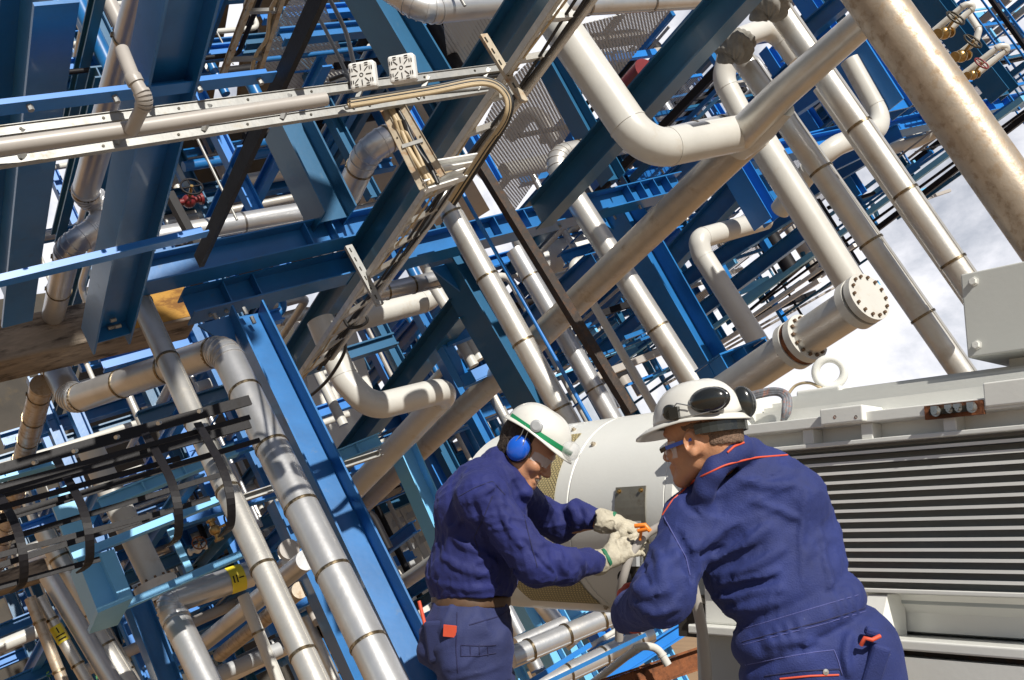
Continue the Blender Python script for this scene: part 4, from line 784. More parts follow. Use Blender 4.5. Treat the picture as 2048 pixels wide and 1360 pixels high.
# stepped top fins
for k in range(8):
    t = -.088-.041*k; z = 1.690+.120*math.sin((k+1)/8*math.pi/2)
    mpart('top_fin', mbox(SR, 1.02-.01*k, t-.002, t+.007, 1.60, z+.030), 'motor')
mpart('top_cover', extr([(-.41, 1.6), (-.41, 1.832), (-.52, 1.838), (-.70, 1.78), (-.70, 1.6)], SR, 1.0), 'motor')
mpart('lead_box', mbox(1.02, 1.34, -.30, -.015, 1.66, 1.815), 'motor', bev=.012)
# lower tray
mpart('tray_lip', mbox(SR, 1.2, -.09, .018, 1.094, 1.108), 'motor', bev=.003)
mpart('tray_back', extr([(-.09, 1.09), (-.055, 1.09), (-.10, 1.03), (-.10, .97), (-.15, .96)], SR, 1.2), 'motor')
mpart('foot_ledge', mbox(SR, 1.25, -.2, .085, .925, .957), 'motor', bev=.006)
for px in (1768,):
    s, z = mt(px, 1200, 0); mpart('tray_rib', extr([(-.09, 1.09), (.01, 1.09), (.08, .957), (-.09, .957)], s-.02, s+.05), 'motor', bev=.008)
mpart('base_frame', mbox(SR, .98, -.75, .080, .60, .905), 'motor'); mpart('base_gap_strip', mbox(SR, .97, -.7, .03, .906, .924), 'rustbar')  # dark strip under the ledge stands in for a black shaded gap
mpart('base_plinth', mbox(SR, .9, -.8, .0, 0.0, .595), 'concrete')
# pedestal left of the motor foot
sp, _ = mt(1392, 1300, .02); print('PED', sp)
mpart('pedestal', mbox(1.0, sp, -.45, .02, .0, .93), 'motor2', bev=.01); mpart('pedestal_cap', mbox(1.0, sp+.02, -.46, .04, .931, .955), 'motor', bev=.005)
mpart('shadow_block', mbox(sp, sp+.14, -.3, -.04, .90, 1.02), 'dark'); mpart('foot_web', mbox(sp-.25, sp-.03, -.2, .0, .956, 1.12), 'motor', bev=.01)  # dark block beside the pedestal stands in for the shadow there
# round cowl
ct, cz, cr = -.462, 1.402, .462
def cyl(s, ang, r): return S(s, ct+r*math.cos(ang), cz+r*math.sin(ang))
co = S(0, ct, cz)
mb = MB(); mb.lathe(co+mS*1.36, mS, [(0, .1), (0, cr-.02), (0, cr-.02), (.03, cr), (.03, cr), (.068, cr), (.068, cr), (.070, cr-.003), (.074, cr-.003), (.074, cr-.003), (.076, cr), (.076, cr), (.645, cr), (.645, cr), (.648, cr-.005), (.655, cr-.005), (.655, cr-.005), (.658, cr), (.658, cr), (1.50, cr), (1.54, cr-.03), (1.54, cr-.03), (1.54, .1)], 96)
mpart('fan_cowl', mb, 'motor')
def patch(s0, s1, a0, a1, r, n=14):
    mb = MB(); vs = []; 
    for i in range(2):
        for k in range(n+1): vs.append(cyl((s0, s1)[i], math.radians(a0+(a1-a0)*k/n), r))
    return mb.add(vs, [(k, k+1, n+2+k, n+1+k) for k in range(n)], True)
mg = bpy.data.materials.new('cowl_grille'); mg.use_nodes = True; nt = mg.node_tree; b = nt.nodes['Principled BSDF']; b.inputs['Roughness'].default_value = .5
tcn = N(nt, 'ShaderNodeTexCoord'); bk = N(nt, 'ShaderNodeTexBrick'); mpn = N(nt, 'ShaderNodeMapping'); mpn.inputs['Scale'].default_value = (1, 1, 1)
bk.inputs['Scale'].default_value = 20; bk.inputs['Mortar Size'].default_value = .012; bk.inputs['Brick Width'].default_value = .42; bk.inputs['Row Height'].default_value = .2; bk.inputs['Color1'].default_value = (.015, .012, .01, 1); bk.inputs['Color2'].default_value = (.02, .015, .01, 1); bk.inputs['Mortar'].default_value = (.55, .45, .22, 1); bk.inputs['Mortar Size'].default_value = .05
sp = N(nt, 'ShaderNodeSeparateXYZ'); cbn = N(nt, 'ShaderNodeCombineXYZ'); nt.links.new(tcn.outputs['Object'], sp.inputs[0]); nt.links.new(sp.outputs['Z'], cbn.inputs[0]); nt.links.new(sp.outputs['X'], cbn.inputs[1]); nt.links.new(cbn.outputs[0], bk.inputs['Vector']); nt.links.new(bk.outputs['Color'], b.inputs['Base Color'])
M['grille'] = mg
mpart('air_grille', patch(2.10, 2.62, -8, 52, cr+.004), 'grille'); mpart('air_grille', patch(2.06, 2.55, -62, -34, cr+.004), 'grille')
for (s, a) in ((1.95, 40), (1.95, -60), (2.06, -66), (2.2, 58)):
    mb = MB(); p = cyl(s, math.radians(a), cr-.001); d = (p-cyl(s, math.radians(a), 0)).normalized(); mb.lathe(p, d, [(0, .013), (.006, .013), (.006, .013), (.006, .008), (.006, .008), (.014, .008), (.014, .008), (.014, .001)], 12); mpart('bolt', mb, 'galvrust')
# eyebolt
s, z = mt(1660, 752, -.36); eb = MB(); c = S(s, -.36, 1.915); 
ed = (CAMLOC-c).normalized(); eu = (mZ-ed*ed.z).normalized(); ev = ed.cross(eu)
eb.tube([c+(ev*math.cos(k*math.pi/16)+eu*math.sin(k*math.pi/16))*.054 for k in range(32)], .0165, 14, closed=True)
eye = mpart('eyebolt', eb, 'motor'); mpart('eyebolt_collar', MB().box(c-eu*.068, (ev, ed, eu), (.032, .03, .012)), 'motor', eye, .004)
mpart('eyebolt_pad', mbox(s-.10, s+.10, -.45, -.27, 1.80, 1.845), 'motor', bev=.01)
# nameplate
s0, za = mt(1230, 975, .004); s1, zb = mt(1293, 1085, .004)
npl = MB(); vs = []; zs = [zb+(za-zb)*k/8 for k in range(9)]
for s_ in (s0, s1):
    for z_ in zs: vs.append(S(s_, ct+math.sqrt(max(0, (cr+.007)**2-(z_-cz)**2)), z_))
npl.add(vs, [(k, k+1, 10+k, 9+k) for k in range(8)], False); M['plate'] = mat('tarnished_plate', (.22, .205, .165), .45, .4, .2, 12, (.12, .09, .05), .5, 18); npo = mpart('nameplate', npl, 'plate')
st = npo.modifiers.new('s', 'SOLIDIFY'); st.thickness = .003; st.offset = 0
ins = MB(); vs = []; zs = [zb+(za-zb)*(.26+.12*k/3) for k in range(4)]
for s_ in (s0+(s1-s0)*.12, s0+(s1-s0)*.86):
    for z_ in zs: vs.append(S(s_, ct+math.sqrt(max(0, (cr+.0105)**2-(z_-cz)**2)), z_))
ins.add(vs, [(k, k+1, 5+k, 4+k) for k in range(3)]); build('blank_strip', ins, M['motor'], npo)
for f in (.14, .86):
    sb = s0+(s1-s0)*f; zz = za-.018; p = S(sb, ct+math.sqrt(cr**2-(zz-cz)**2)+.006, zz); mb = MB(); mb.lathe(p, mT, [(0, .011), (.004, .011), (.004, .011), (.004, .007), (.004, .007), (.012, .007), (.012, .007), (.012, .001)], 10); build('bolt', mb, M['brass'], npo)
# terminal box
tb = thing('terminal_box', 'flat faced grey terminal box with two hex bolts at the right edge, above the motor', 'terminal box', S(-.1, -.4, 1.85), MF)
sl_, zt_ = mt(1924, 548, -.15); sl2_, zb_ = mt(1931, 717, -.15); sl_ = (sl_+sl2_)/2; print('BOX', sl_, zt_, zb_, mt(1700, 775, -.45), mt(1975, 757, -.25))
mb = MB(); mb.box(S(sl_-.64, -.42, (zt_+zb_)/2), MAX3, (.64, .27, (zt_-zb_)/2)); o = build('box_body', mb, M['motor2'], tb); b_ = o.modifiers.new('b', 'BEVEL'); b_.width = .006; b_.segments = 3
mb = MB(); mb.box(S(sl_-.72, -.44, 1.82), MAX3, (.64, .17, zb_-1.821)); build('box_neck', mb, M['motor2'], tb)
for (px, py) in ((1948, 563), (1954, 690)):
    s, z = mt(px, py, -.15); mb = MB(); mb.lathe(S(s, -.151, z), mT, [(0, .017), (.003, .017), (.003, .017), (.003, .012), (.003, .012), (.014, .012), (.014, .012), (.014, .001)], 6, False); build('bolt', mb, M['motor'], tb)
# cables over the lead box and along the working area
def wcable(name, label, pts, r, m, cat='cable', group=None, n=10):
    Q = [P(*p) for p in pts]; R = []
    for i in range(len(Q)-1):
        p0 = Q[max(0, i-1)]; p1 = Q[i]; p2 = Q[i+1]; p3 = Q[min(len(Q)-1, i+2)]
        for k in range(8):
            t = k/8; R.append(.5*((2*p1)+(p2-p0)*t+(2*p0-5*p1+4*p2-p3)*t*t+(3*p1-p0-3*p2+p3)*t**3))
    R.append(Q[-1]); mb = MB(); mb.tube(R, r, n); return tag(build(name, mb, M[m], None, Matrix.Translation(Q[0])), label, cat, group)
M['braid'] = mat('braided_grey_cable', (.16, .17, .19), .6, 0, .4, 60, (.40, .16, .10), .8, 70, thr=.52)
for k, lb in enumerate(('uppermost grey braided cable bending over the grey lead box', 'middle grey braided cable bending over the grey lead box', 'lowest grey braided cable bending over the grey lead box')):
    wcable('braided_cable', lb, [(1440, 800+k*3, 4.0), (1500, 788+k*4, 3.95), (1548, 779+k*4, 3.92), (1576-k*4, 790+k*3, 3.88), (1578-k*5, 822, 3.84), (1566, 842, 3.86)], .0095, 'braid')
wcable('thin_cable', 'thin yellowed cable arching left of the white eyebolt', [(1570, 800, 4.2), (1590, 772, 4.2), (1620, 766, 4.15), (1650, 782, 4.1)], .006, 'tcable')
wcable('grey_hose', 'thick grey hose curving in front of the motor between the workers', [(1350, 1040, 4.0), (1322, 1052, 4.02), (1290, 1072, 4.03), (1262, 1110, 4.02), (1248, 1150, 4.02), (1240, 1190, 4.05), (1238, 1280, 4.1)], .0165, 'greyp', 'hose', n=16)
wcable('grey_conduit', 'grey conduit coming down beside the right worker hip to the pedestal', [(1380, 1150, 3.7), (1392, 1200, 3.7), (1404, 1260, 3.72), (1412, 1330, 3.75), (1416, 1420, 3.8)], .02, 'greyp', 'conduit', n=16)
# clamp being worked on
wk = thing('pipe_fitting', 'small dark dirty fitting on the motor side held by the gloved worker', 'fitting', P(1262, 1130, 4.2), MF)
s, z = mt(1262, 1130, .05)
mb = MB(); mb.box(S(s, .03, z), MAX3, (.05, .03, .055)); o = build('fitting_body', mb, M['darksteel'], wk); b_ = o.modifiers.new('b', 'BEVEL'); b_.width = .01
mb = MB(); mb.lathe(S(s+.02, .05, z-.05), mT, [(0, .03), (.03, .03), (.03, .018), (.03, .001)], 16); build('plug', mb, M['black'], wk)
mb = MB(); mb.box(S(s-.02, .05, z+.02), MAX3, (.03, .02, .025)); build('clip', mb, M['grey'], wk)
mb = MB(); c = S(s+.02, .08, z-.08); mb.tube([c+(mS*math.cos(k*math.pi/6)+mZ*math.sin(k*math.pi/6))*.018 for k in range(12)], .005, 8, closed=True); build('ring', mb, M['red'], wk)
og = MB(); og.tube([P(1270, 1052, 4.0), P(1290, 1050, 3.98), P(1300, 1062, 3.98)], .009, 10); og.tube([P(1276, 1062, 3.99), P(1296, 1058, 3.97)], .008, 10); og.tube([P(1284, 1048, 3.99), P(1280, 1080, 4.0)], .006, 8)
tag(build('orange_clip', og, M['orange'], None, Matrix.Translation(P(1270, 1052, 4.0))), 'orange plastic clip pinched by the upper glove', 'clip')
# ================================================================ signed distance modelling for the two workers
_rs = np.random.RandomState(5); _T = _rs.rand(64, 64, 64).astype(np.float32)*2-1
def vnoise(x, y, z):
    xi = np.floor(x).astype(np.int32); yi = np.floor(y).astype(np.int32); zi = np.floor(z).astype(np.int32)
    fx = x-xi; fy = y-yi; fz = z-zi; fx = fx*fx*(3-2*fx); fy = fy*fy*(3-2*fy); fz = fz*fz*(3-2*fz)
    x0 = xi & 63; x1 = (xi+1) & 63; y0 = yi & 63; y1 = (yi+1) & 63; z0 = zi & 63; z1 = (zi+1) & 63
    a = _T[x0, y0, z0]*(1-fx)+_T[x1, y0, z0]*fx; b = _T[x0, y1, z0]*(1-fx)+_T[x1, y1, z0]*fx
    c = _T[x0, y0, z1]*(1-fx)+_T[x1, y0, z1]*fx; d = _T[x0, y1, z1]*(1-fx)+_T[x1, y1, z1]*fx
    return (a*(1-fy)+b*fy)*(1-fz)+(c*(1-fy)+d*fy)*fz
class Vol:
    def __init__(s, lo, hi, h):
        s.lo = np.array(lo, float); s.h = h; s.n = np.ceil((np.array(hi)-s.lo)/h).astype(int)+1
        s.ax = [s.lo[i]+h*np.arange(s.n[i]) for i in range(3)]; s.F = np.full(s.n, .2, np.float32)
    def sub(s, lo, hi):
        a = np.clip(np.floor((np.array(lo)-s.lo)/s.h).astype(int), 0, s.n-1); b = np.clip(np.ceil((np.array(hi)-s.lo)/s.h).astype(int)+1, 1, s.n)
        sl = tuple(slice(i, max(i+1, j)) for i, j in zip(a, b)); X = s.ax[0][sl[0]][:, None, None]; Y = s.ax[1][sl[1]][None, :, None]; Z = s.ax[2][sl[2]][None, None, :]
        return sl, X, Y, Z
    def comb(s, sl, d, k, carve=False):
        f = s.F[sl]
        if carve:
            d = -d; h = np.maximum(k-np.abs(f-d), 0)/k; s.F[sl] = np.maximum(f, d)+h*h*k*.25
        else:
            h = np.maximum(k-np.abs(f-d), 0)/k; s.F[sl] = np.minimum(f, d)-h*h*k*.25
    def cone(s, a, b, r1, r2, k=.03, carve=False, flat=None):
        a = np.array(a, float); b = np.array(b, float); R = max(r1, r2)*(1.0/min(flat[1]) if flat else 1)+k+.02
        sl, X, Y, Z = s.sub(np.minimum(a, b)-R, np.maximum(a, b)+R); ab = b-a; L2 = max(1e-9, ab@ab)
        px, py, pz = X-a[0], Y-a[1], Z-a[2]; t = np.clip((px*ab[0]+py*ab[1]+pz*ab[2])/L2, 0, 1)
        dx, dy, dz = px-ab[0]*t, py-ab[1]*t, pz-ab[2]*t
        d2 = dx*dx+dy*dy+dz*dz
        if flat:      # squash: direction vector, factor (wider than deep)
            fv = np.array(flat[0], float); q = dx*fv[0]+dy*fv[1]+dz*fv[2]; fac = flat[1][0]; d2 = d2-q*q+(q*fac)**2
        s.comb(sl, (np.sqrt(d2)-(r1+(r2-r1)*t)).astype(np.float32), k, carve)
    def ell(s, c, A, r, k=.02, carve=False):
        c = np.array(c, float); R = max(r)+k+.02; sl, X, Y, Z = s.sub(c-R, c+R); q = []
        for i in range(3):
            a = np.array(A[i], float); q.append(((X-c[0])*a[0]+(Y-c[1])*a[1]+(Z-c[2])*a[2])/r[i])
        n = np.sqrt(q[0]**2+q[1]**2+q[2]**2)+1e-6; n2 = np.sqrt((q[0]/r[0])**2+(q[1]/r[1])**2+(q[2]/r[2])**2)+1e-6
        s.comb(sl, (n*(n-1)/n2).astype(np.float32), k, carve)
    def cut(s, p, n, k=.004):
        """remove everything on the +n side of the plane"""
        p = np.array(p, float); n = np.array(n, float); X = s.ax[0][:, None, None]; Y = s.ax[1][None, :, None]; Z = s.ax[2][None, None, :]
        s.F = np.maximum(s.F, ((X-p[0])*n[0]+(Y-p[1])*n[1]+(Z-p[2])*n[2]).astype(np.float32))
    def folds(s, dirs, amp, fr, stretch=.28, seed=0, mask=None):
        """cloth folds: ridged noise stretched along a direction, only where the surface is near"""
        idx = np.where(np.abs(s.F) < .05); X = s.ax[0][idx[0]]; Y = s.ax[1][idx[1]]; Z = s.ax[2][idx[2]]
        d = np.array(dirs, float); d /= np.linalg.norm(d); u = np.cross(d, [.3, .5, .8]); u /= np.linalg.norm(u); w = np.cross(d, u)
        a = (X*d[0]+Y*d[1]+Z*d[2]); b = X*u[0]+Y*u[1]+Z*u[2]; c = X*w[0]+Y*w[1]+Z*w[2]
        wx = vnoise(a*3+seed, b*3, c*3)*.06; a1 = a*fr*stretch; n = vnoise(a1+seed*3.1, (b+wx)*fr, (c+wx)*fr)
        n2 = vnoise(a1*2+seed*5.7+9, (b-wx)*fr*2.1+3, (c+wx)*fr*2.1)
        v = np.exp(-(n/.22)**2)*1.1-.45+.25*np.exp(-(n2/.25)**2)
        if mask is not None: v = v*mask(X, Y, Z)
        s.F[idx] -= (amp*v).astype(np.float32)
    def pleats(s, lines, r=.010, k=.03, sink=.004, groove=.0):
        """cloth folds laid where the photo shows them: pixel polylines dropped on the current surface"""
        B = bvh(*s.mesh())
        for ln in lines:
            pts = ln[0] if isinstance(ln, tuple) else ln; rr = ln[1] if isinstance(ln, tuple) else r; cv = rr < 0; rr = abs(rr)*(.72 if rr > 0 else .8)
            L_ = surfline(B, pts, -sink if not cv else .35*rr, 14)
            for i in range(len(L_)-1):
                t0 = i/(len(L_)-1); t1 = (i+1)/(len(L_)-1); g = lambda t: rr*(.35+.65*math.sin(math.pi*min(1, .15+.8*t)))
                s.cone(L_[i], L_[i+1], g(t0), g(t1), .017 if not cv else .010, cv)
    def mesh(s):
        F = s.F; I = F < 0; n0, n1, n2 = F.shape; cnt = np.zeros((n0-1, n1-1, n2-1), np.int8)
        for i in (0, 1):
            for j in (0, 1):
                for k in (0, 1): cnt += I[i:n0-1+i, j:n1-1+j, k:n2-1+k]
        act = (cnt > 0) & (cnt < 8); ci = np.argwhere(act); vid = np.full(act.shape, -1, np.int64); vid[act] = np.arange(len(ci))
        acc = np.zeros((len(ci), 3)); num = np.zeros(len(ci)); cs = [(i, j, k) for i in (0, 1) for j in (0, 1) for k in (0, 1)]
        val = {c: F[ci[:, 0]+c[0], ci[:, 1]+c[1], ci[:, 2]+c[2]] for c in cs}
        for a in cs:
            for ax in range(3):
                if a[ax] == 0:
                    b = list(a); b[ax] = 1; b = tuple(b); va, vb = val[a], val[b]; m = (va < 0) != (vb < 0); t = np.zeros(len(va)); t[m] = va[m]/(va[m]-vb[m])
                    p = np.tile(np.array(a, float), (len(va), 1)); p[:, ax] += t; acc[m] += p[m]; num[m] += 1
        V = s.lo+(ci+acc/num[:, None])*s.h; Q = []
        for ax in range(3):
            o = [(1, 2), (2, 0), (0, 1)][ax]; a = I; sl0 = [slice(None)]*3; sl1 = [slice(None)]*3; sl0[ax] = slice(0, -1); sl1[ax] = slice(1, None)
            A_, B_ = I[tuple(sl0)], I[tuple(sl1)]; e = np.argwhere(A_ != B_); e = e[(e[:, o[0]] > 0) & (e[:, o[1]] > 0) & (e[:, o[0]] < F.shape[o[0]]-1) & (e[:, o[1]] < F.shape[o[1]]-1)]
            ins = A_[e[:, 0], e[:, 1], e[:, 2]]; q = []
            for (da, db) in ((-1, -1), (0, -1), (0, 0), (-1, 0)):
                c = e.copy(); c[:, o[0]] += da; c[:, o[1]] += db; q.append(vid[c[:, 0], c[:, 1], c[:, 2]])
            q = np.stack(q, 1); q[~ins] = q[~ins][:, ::-1]; Q.append(q)
        Q = np.concatenate(Q); Q = Q[(Q >= 0).all(1)]
        return V, Q
def npmesh(name, V, Q, m, parent=None, frame=None):
    V = np.asarray(V, float)
    Mx = MATS[parent.name] if parent is not None else (frame or Matrix.Translation(V[0].tolist()))
    Mi = np.array(Mx.inverted()); V2 = V@Mi[:3, :3].T+Mi[:3, 3]
    me = bpy.data.meshes.new(name); me.vertices.add(len(V2)); me.vertices.foreach_set('co', V2.ravel())
    me.loops.add(Q.size); me.loops.foreach_set('vertex_index', Q.ravel().astype(np.int32)); me.polygons.add(len(Q))
    me.polygons.foreach_set('loop_start', (np.arange(len(Q))*4).astype(np.int32)); me.update(calc_edges=True); me.validate()
    me.polygons.foreach_set('use_smooth', [True]*len(me.polygons)); me.materials.append(m)
    o = bpy.data.objects.new(name, me); COL.objects.link(o)
    if parent is not None: o.parent = parent
    else: o.matrix_world = Mx
    MATS[o.name] = Mx.copy(); return o
from mathutils.bvhtree import BVHTree
def bvh(V, Q): return BVHTree.FromPolygons([tuple(v) for v in V], [tuple(int(i) for i in q) for q in Q])
def hit(B, x, y, off=0.):
    h = B.ray_cast(CAMLOC, ray(x, y).normalized())
    if h[0] is None:
        return None, None
    return h[0]+h[1]*off, h[1]
def surfline(B, pts, off=0., n=40):
    out = []; seg = []
    for i in range(len(pts)-1):
        for k in range(n//(len(pts)-1)+1):
            f = k/(n//(len(pts)-1)+1); seg.append((pts[i][0]*(1-f)+pts[i+1][0]*f, pts[i][1]*(1-f)+pts[i+1][1]*f))
    seg.append(pts[-1])
    for x, y in seg:
        p, nn = hit(B, x, y, off)
        if p is not None: out.append(p)
    for _ in range(2): out = [out[0]]+[(out[i-1]+out[i]*2+out[i+1])/4 for i in range(1, len(out)-1)]+[out[-1]]
    return out
def cloth(name, col, fine=220, var=.2, dust=.0):
    m = mat(name, col, .78, 0, var*1.3, 7, (.35, .36, .42) if dust else None, dust, 9, .25, fine, thr=.70)
    b = m.node_tree.nodes['Principled BSDF']; b.inputs['Sheen Weight'].default_value = .08; b.inputs['Sheen Roughness'].default_value = .5; b.inputs['Sheen Tint'].default_value = (.4, .45, 1, 1); return m
M['navy'] = cloth('navy_cotton', (.0085, .0140, .112)); M['pants'] = cloth('faded_navy_cotton', (.019, .027, .098)); M['over'] = cloth('overall_cotton', (.0115, .0225, .125), dust=.6); M['seam'] = cloth('dark_seam_thread', (.010, .012, .06)); M['seaml'] = cloth('light_seam_thread', (.07, .08, .25))
M['piping'] = mat('orange_red_piping', (.55, .07, .03), .6, 0, .1, 10)
sk = mat('skin', (.46, .225, .125), .45, 0, .12, 18, (.36, .13, .08), .35, 14, .12, 120, thr=.55); sk.node_tree.nodes['Principled BSDF'].inputs['Subsurface Weight'].default_value = .12; sk.node_tree.nodes['Principled BSDF'].inputs['Subsurface Radius'].default_value = (.02, .008, .004); sk.node_tree.nodes['Principled BSDF'].inputs['Subsurface Scale'].default_value = .3
M['skin'] = sk
M['hair'] = mat('short_dark_hair', (.035, .022, .015), .75, 0, .5, 60, bump=.8, bs=200)
M['glove'] = mat('leather_work_glove', (.44, .40, .31), .7, 0, .2, 20, (.16, .13, .09), .6, 14, .4, 60, thr=.54); M['gtrim'] = mat('green_cloth_trim', (.02, .16, .08), .7, 0, .3, 20)
M['helmet'] = mat('scuffed_white_helmet', (.62, .61, .57), .32, 0, .08, 6, (.30, .28, .24), .4, 9, thr=.62, coat=.2)
M['muffblk'] = mat('glossy_black_plastic', (.02, .021, .02), .18, 0, .2, 9, (.10, .10, .07), .4, 20, thr=.6, coat=.5); M['muffblue'] = mat('glossy_blue_plastic', (.01, .10, .55), .22, 0, .1, 5, coat=.6)
M['strap'] = mat('green_strap', (.01, .24, .09), .5, 0, .1, 10); M['leather'] = mat('brown_leather_belt', (.10, .055, .03), .5, 0, .3, 20); M['tooth'] = mat('teeth', (.7, .66, .56), .3, 0, .05, 10)
gl = bpy.data.materials.new('clear_plastic'); gl.use_nodes = True; nt = gl.node_tree; b = nt.nodes['Principled BSDF']; tr = N(nt, 'ShaderNodeBsdfTransparent'); mxs = N(nt, 'ShaderNodeMixShader'); mxs.inputs[0].default_value = .40; b.inputs['Roughness'].default_value = .06; b.inputs['Base Color'].default_value = (.8, .8, .8, 1)
nt.links.new(tr.outputs[0], mxs.inputs[1]); nt.links.new(b.outputs[0], mxs.inputs[2]); nt.links.new(mxs.outputs[0], nt.nodes['Material Output'].inputs[0]); M['clear'] = gl
def dirw(x, y, z): return c2w(Vector((x, y, z))).normalized()       # camera-aligned direction (right, up, towards the camera)
def bbox(pts, pad):
    a = np.array([list(p) for p in pts]); return a.min(0)-pad, a.max(0)+pad
def head_sdf(V, c, f, u, s, smile=False, K=1.1):
    """c = point midway between the ears; f forward, u up, s = side (towards the visible ear)"""
    f, u, s = [np.array(x) for x in (f, u, s)]; c = np.array(c); A = (f, u, s)
    p = lambda a, b, d=0: c+(f*a+u*b+s*d)*K
    class _S:
        ell = staticmethod(lambda c_, A_, r_, k_=.02, cv=False: V0.ell(c_, A_, tuple(x*K for x in r_), k_*K, cv))
        cone = staticmethod(lambda a_, b_, r1, r2, k_=.02, cv=False: V0.cone(a_, b_, r1*K, r2*K, k_*K, cv))
    V0 = V; V = _S
    V.ell(p(-.012, .050), A, (.098, .082, .078), .02); V.ell(p(.03, .04), A, (.062, .07, .068), .02)
    V.ell(p(.045, -.03), A, (.048, .062, .055), .03)          # face
    V.cone(p(.01, -.055, .04), p(.078, -.085, .012), .022, .017, .02); V.cone(p(.01, -.055, -.04), p(.078, -.085, -.012), .022, .017, .02)   # jaw
    V.cone(p(.075, -.088, .010), p(.075, -.088, -.010), .019, .019, .015)   # chin
    V.cone(p(.082, .032, .028), p(.082, .032, -.028), .014, .014, .02)    # brow
    V.cone(p(.090, .014), p(.112, -.022), .010, .013, .012); V.ell(p(.104, -.027, .012), A, (.012, .009, .009), .008); V.ell(p(.104, -.027, -.012), A, (.012, .009, .009), .008)  # nose
    for q in (1, -1):
        V.ell(p(.088, .012, .032*q), A, (.016, .013, .017), .012, True); V.ell(p(.074, .011, .032*q), A, (.014, .012, .014), .004)   # sockets, eyes
        V.ell(p(.066, -.022, .042*q), A, (.024, .02, .02), .02)         # cheek
        e = p(-.004, -.002, .079*q); V.ell(e, (f*.9+s*q*.4, u, s*q*.9-f*.4), (.022, .033, .010), .006); V.ell(e+s*q*.008+f*.004, (f, u, s), (.012, .020, .009), .006, True); V.ell(e+s*q*.004-u*.028, A, (.009, .012, .007), .008)
    V.cone(p(.090, -.052, .020), p(.090, -.052, -.020), .010, .010, .008); V.cone(p(.088, -.066, .018), p(.088, -.066, -.018), .010, .010, .008)
    if smile: V.cone(p(.096, -.057, .028), p(.100, -.061, 0), .006, .009, .006, True); V.cone(p(.096, -.057, -.028), p(.100, -.061, 0), .006, .009, .006, True)
def hand(V, w, f, n, s, L_=1.0, curl=(.5, .6, .5), thumb=.5, spread=.1, tk=1.0):
    """w wrist, f towards the fingers, n the side the fingers close to, s towards the thumb"""
    w, f, n, s = [np.array(x, float) for x in (w, f, n, s)]
    for t in (-.03, -.01, .01, .03): V.cone(w+f*.015*L_+s*t*.7*L_, w+f*.085*L_+s*t*L_, .017*tk, .014*tk, .02)
    tips = []
    for i, (o, ln) in enumerate(((.034, .072), (.012, .082), (-.011, .076), (-.032, .060))):
        b = w+f*.088*L_+s*o*L_; a = 0.; sd = spread*(1.5-i)*.5; p = b
        for j, k in enumerate((.45, .31, .24)):
            a += curl[j]*(1+.12*i); d = f*math.cos(a)+n*math.sin(a)+s*sd; d /= np.linalg.norm(d); q = p+d*ln*k*L_
            V.cone(p, q, (.0105-.001*j)*tk, (.0098-.001*j)*tk, .005); p = q
        tips.append(p)
    b = w+f*.03*L_+s*.032*L_; d1 = f*.6+s*.75+n*thumb*.6; d1 /= np.linalg.norm(d1); q = b+d1*.045*L_; d2 = f*.85+s*.1+n*thumb; d2 /= np.linalg.norm(d2)
    V.cone(b, q, .016*tk, .0135*tk, .012); V.cone(q, q+d2*.034*L_, .0128*tk, .0115*tk, .005); V.cone(q+d2*.034*L_, q+d2*.06*L_, .0112*tk, .0095*tk, .004)
    return tips
def helmet(par, c, f, u, s, r=(.142, .118, .122), mat_='helmet', brim=.045, peak=.035):
    """dome, rounded rim and front peak; c = centre of the rim plane"""
    mb = MB(); n = 48; prof = []
    for i in range(15):
        a = math.pi/2*i/14; prof.append((math.cos(a)**.85, math.sin(a)))
    vs = []; fs = []
    for (k, h) in prof:
        for j in range(n):
            t = 2*math.pi*j/n; rr = 1+.012*math.cos(4*t)*k; vs.append(c+f*(math.cos(t)*r[0]*k*rr)+s*(math.sin(t)*r[2]*k*rr)+u*(h*r[1]+(.007*math.exp(-(math.sin(t)*6)**2)*math.cos(math.pi/2*(1-k)))))
    for i in range(len(prof)-1):
        for j in range(n): j2 = (j+1) % n; fs.append((i*n+j, i*n+j2, (i+1)*n+j2, (i+1)*n+j))
    mb.add(vs, fs, True); hd = build('hard_hat', mb, M[mat_], par)
    sd = hd.modifiers.new('s', 'SOLIDIFY'); sd.thickness = .004; sd.offset = -1
    mb = MB(); vs = []; fs = []; prof2 = [(0, 0), (.5, -.004), (1, -.016), (1.02, -.021), (.95, -.021), (.5, -.010), (0, -.007)]
    for (k, h) in prof2:
        for j in range(n):
            t = 2*math.pi*j/n; w = .012+peak*max(0, math.cos(t))**1.5+brim*.25; dz = -.010*max(0, math.cos(t))+.012*abs(math.sin(t))**3
            vs.append(c+f*(math.cos(t)*(r[0]-.002+w*k))+s*(math.sin(t)*(r[2]-.002+w*.8*k))+u*(h+dz*k+.002))
    for i in range(len(prof2)-1):
        for j in range(n): j2 = (j+1) % n; fs.append((i*n+j, i*n+j2, (i+1)*n+j2, (i+1)*n+j))
    mb.add(vs, fs, True); build('brim', mb, M[mat_], hd); return hd
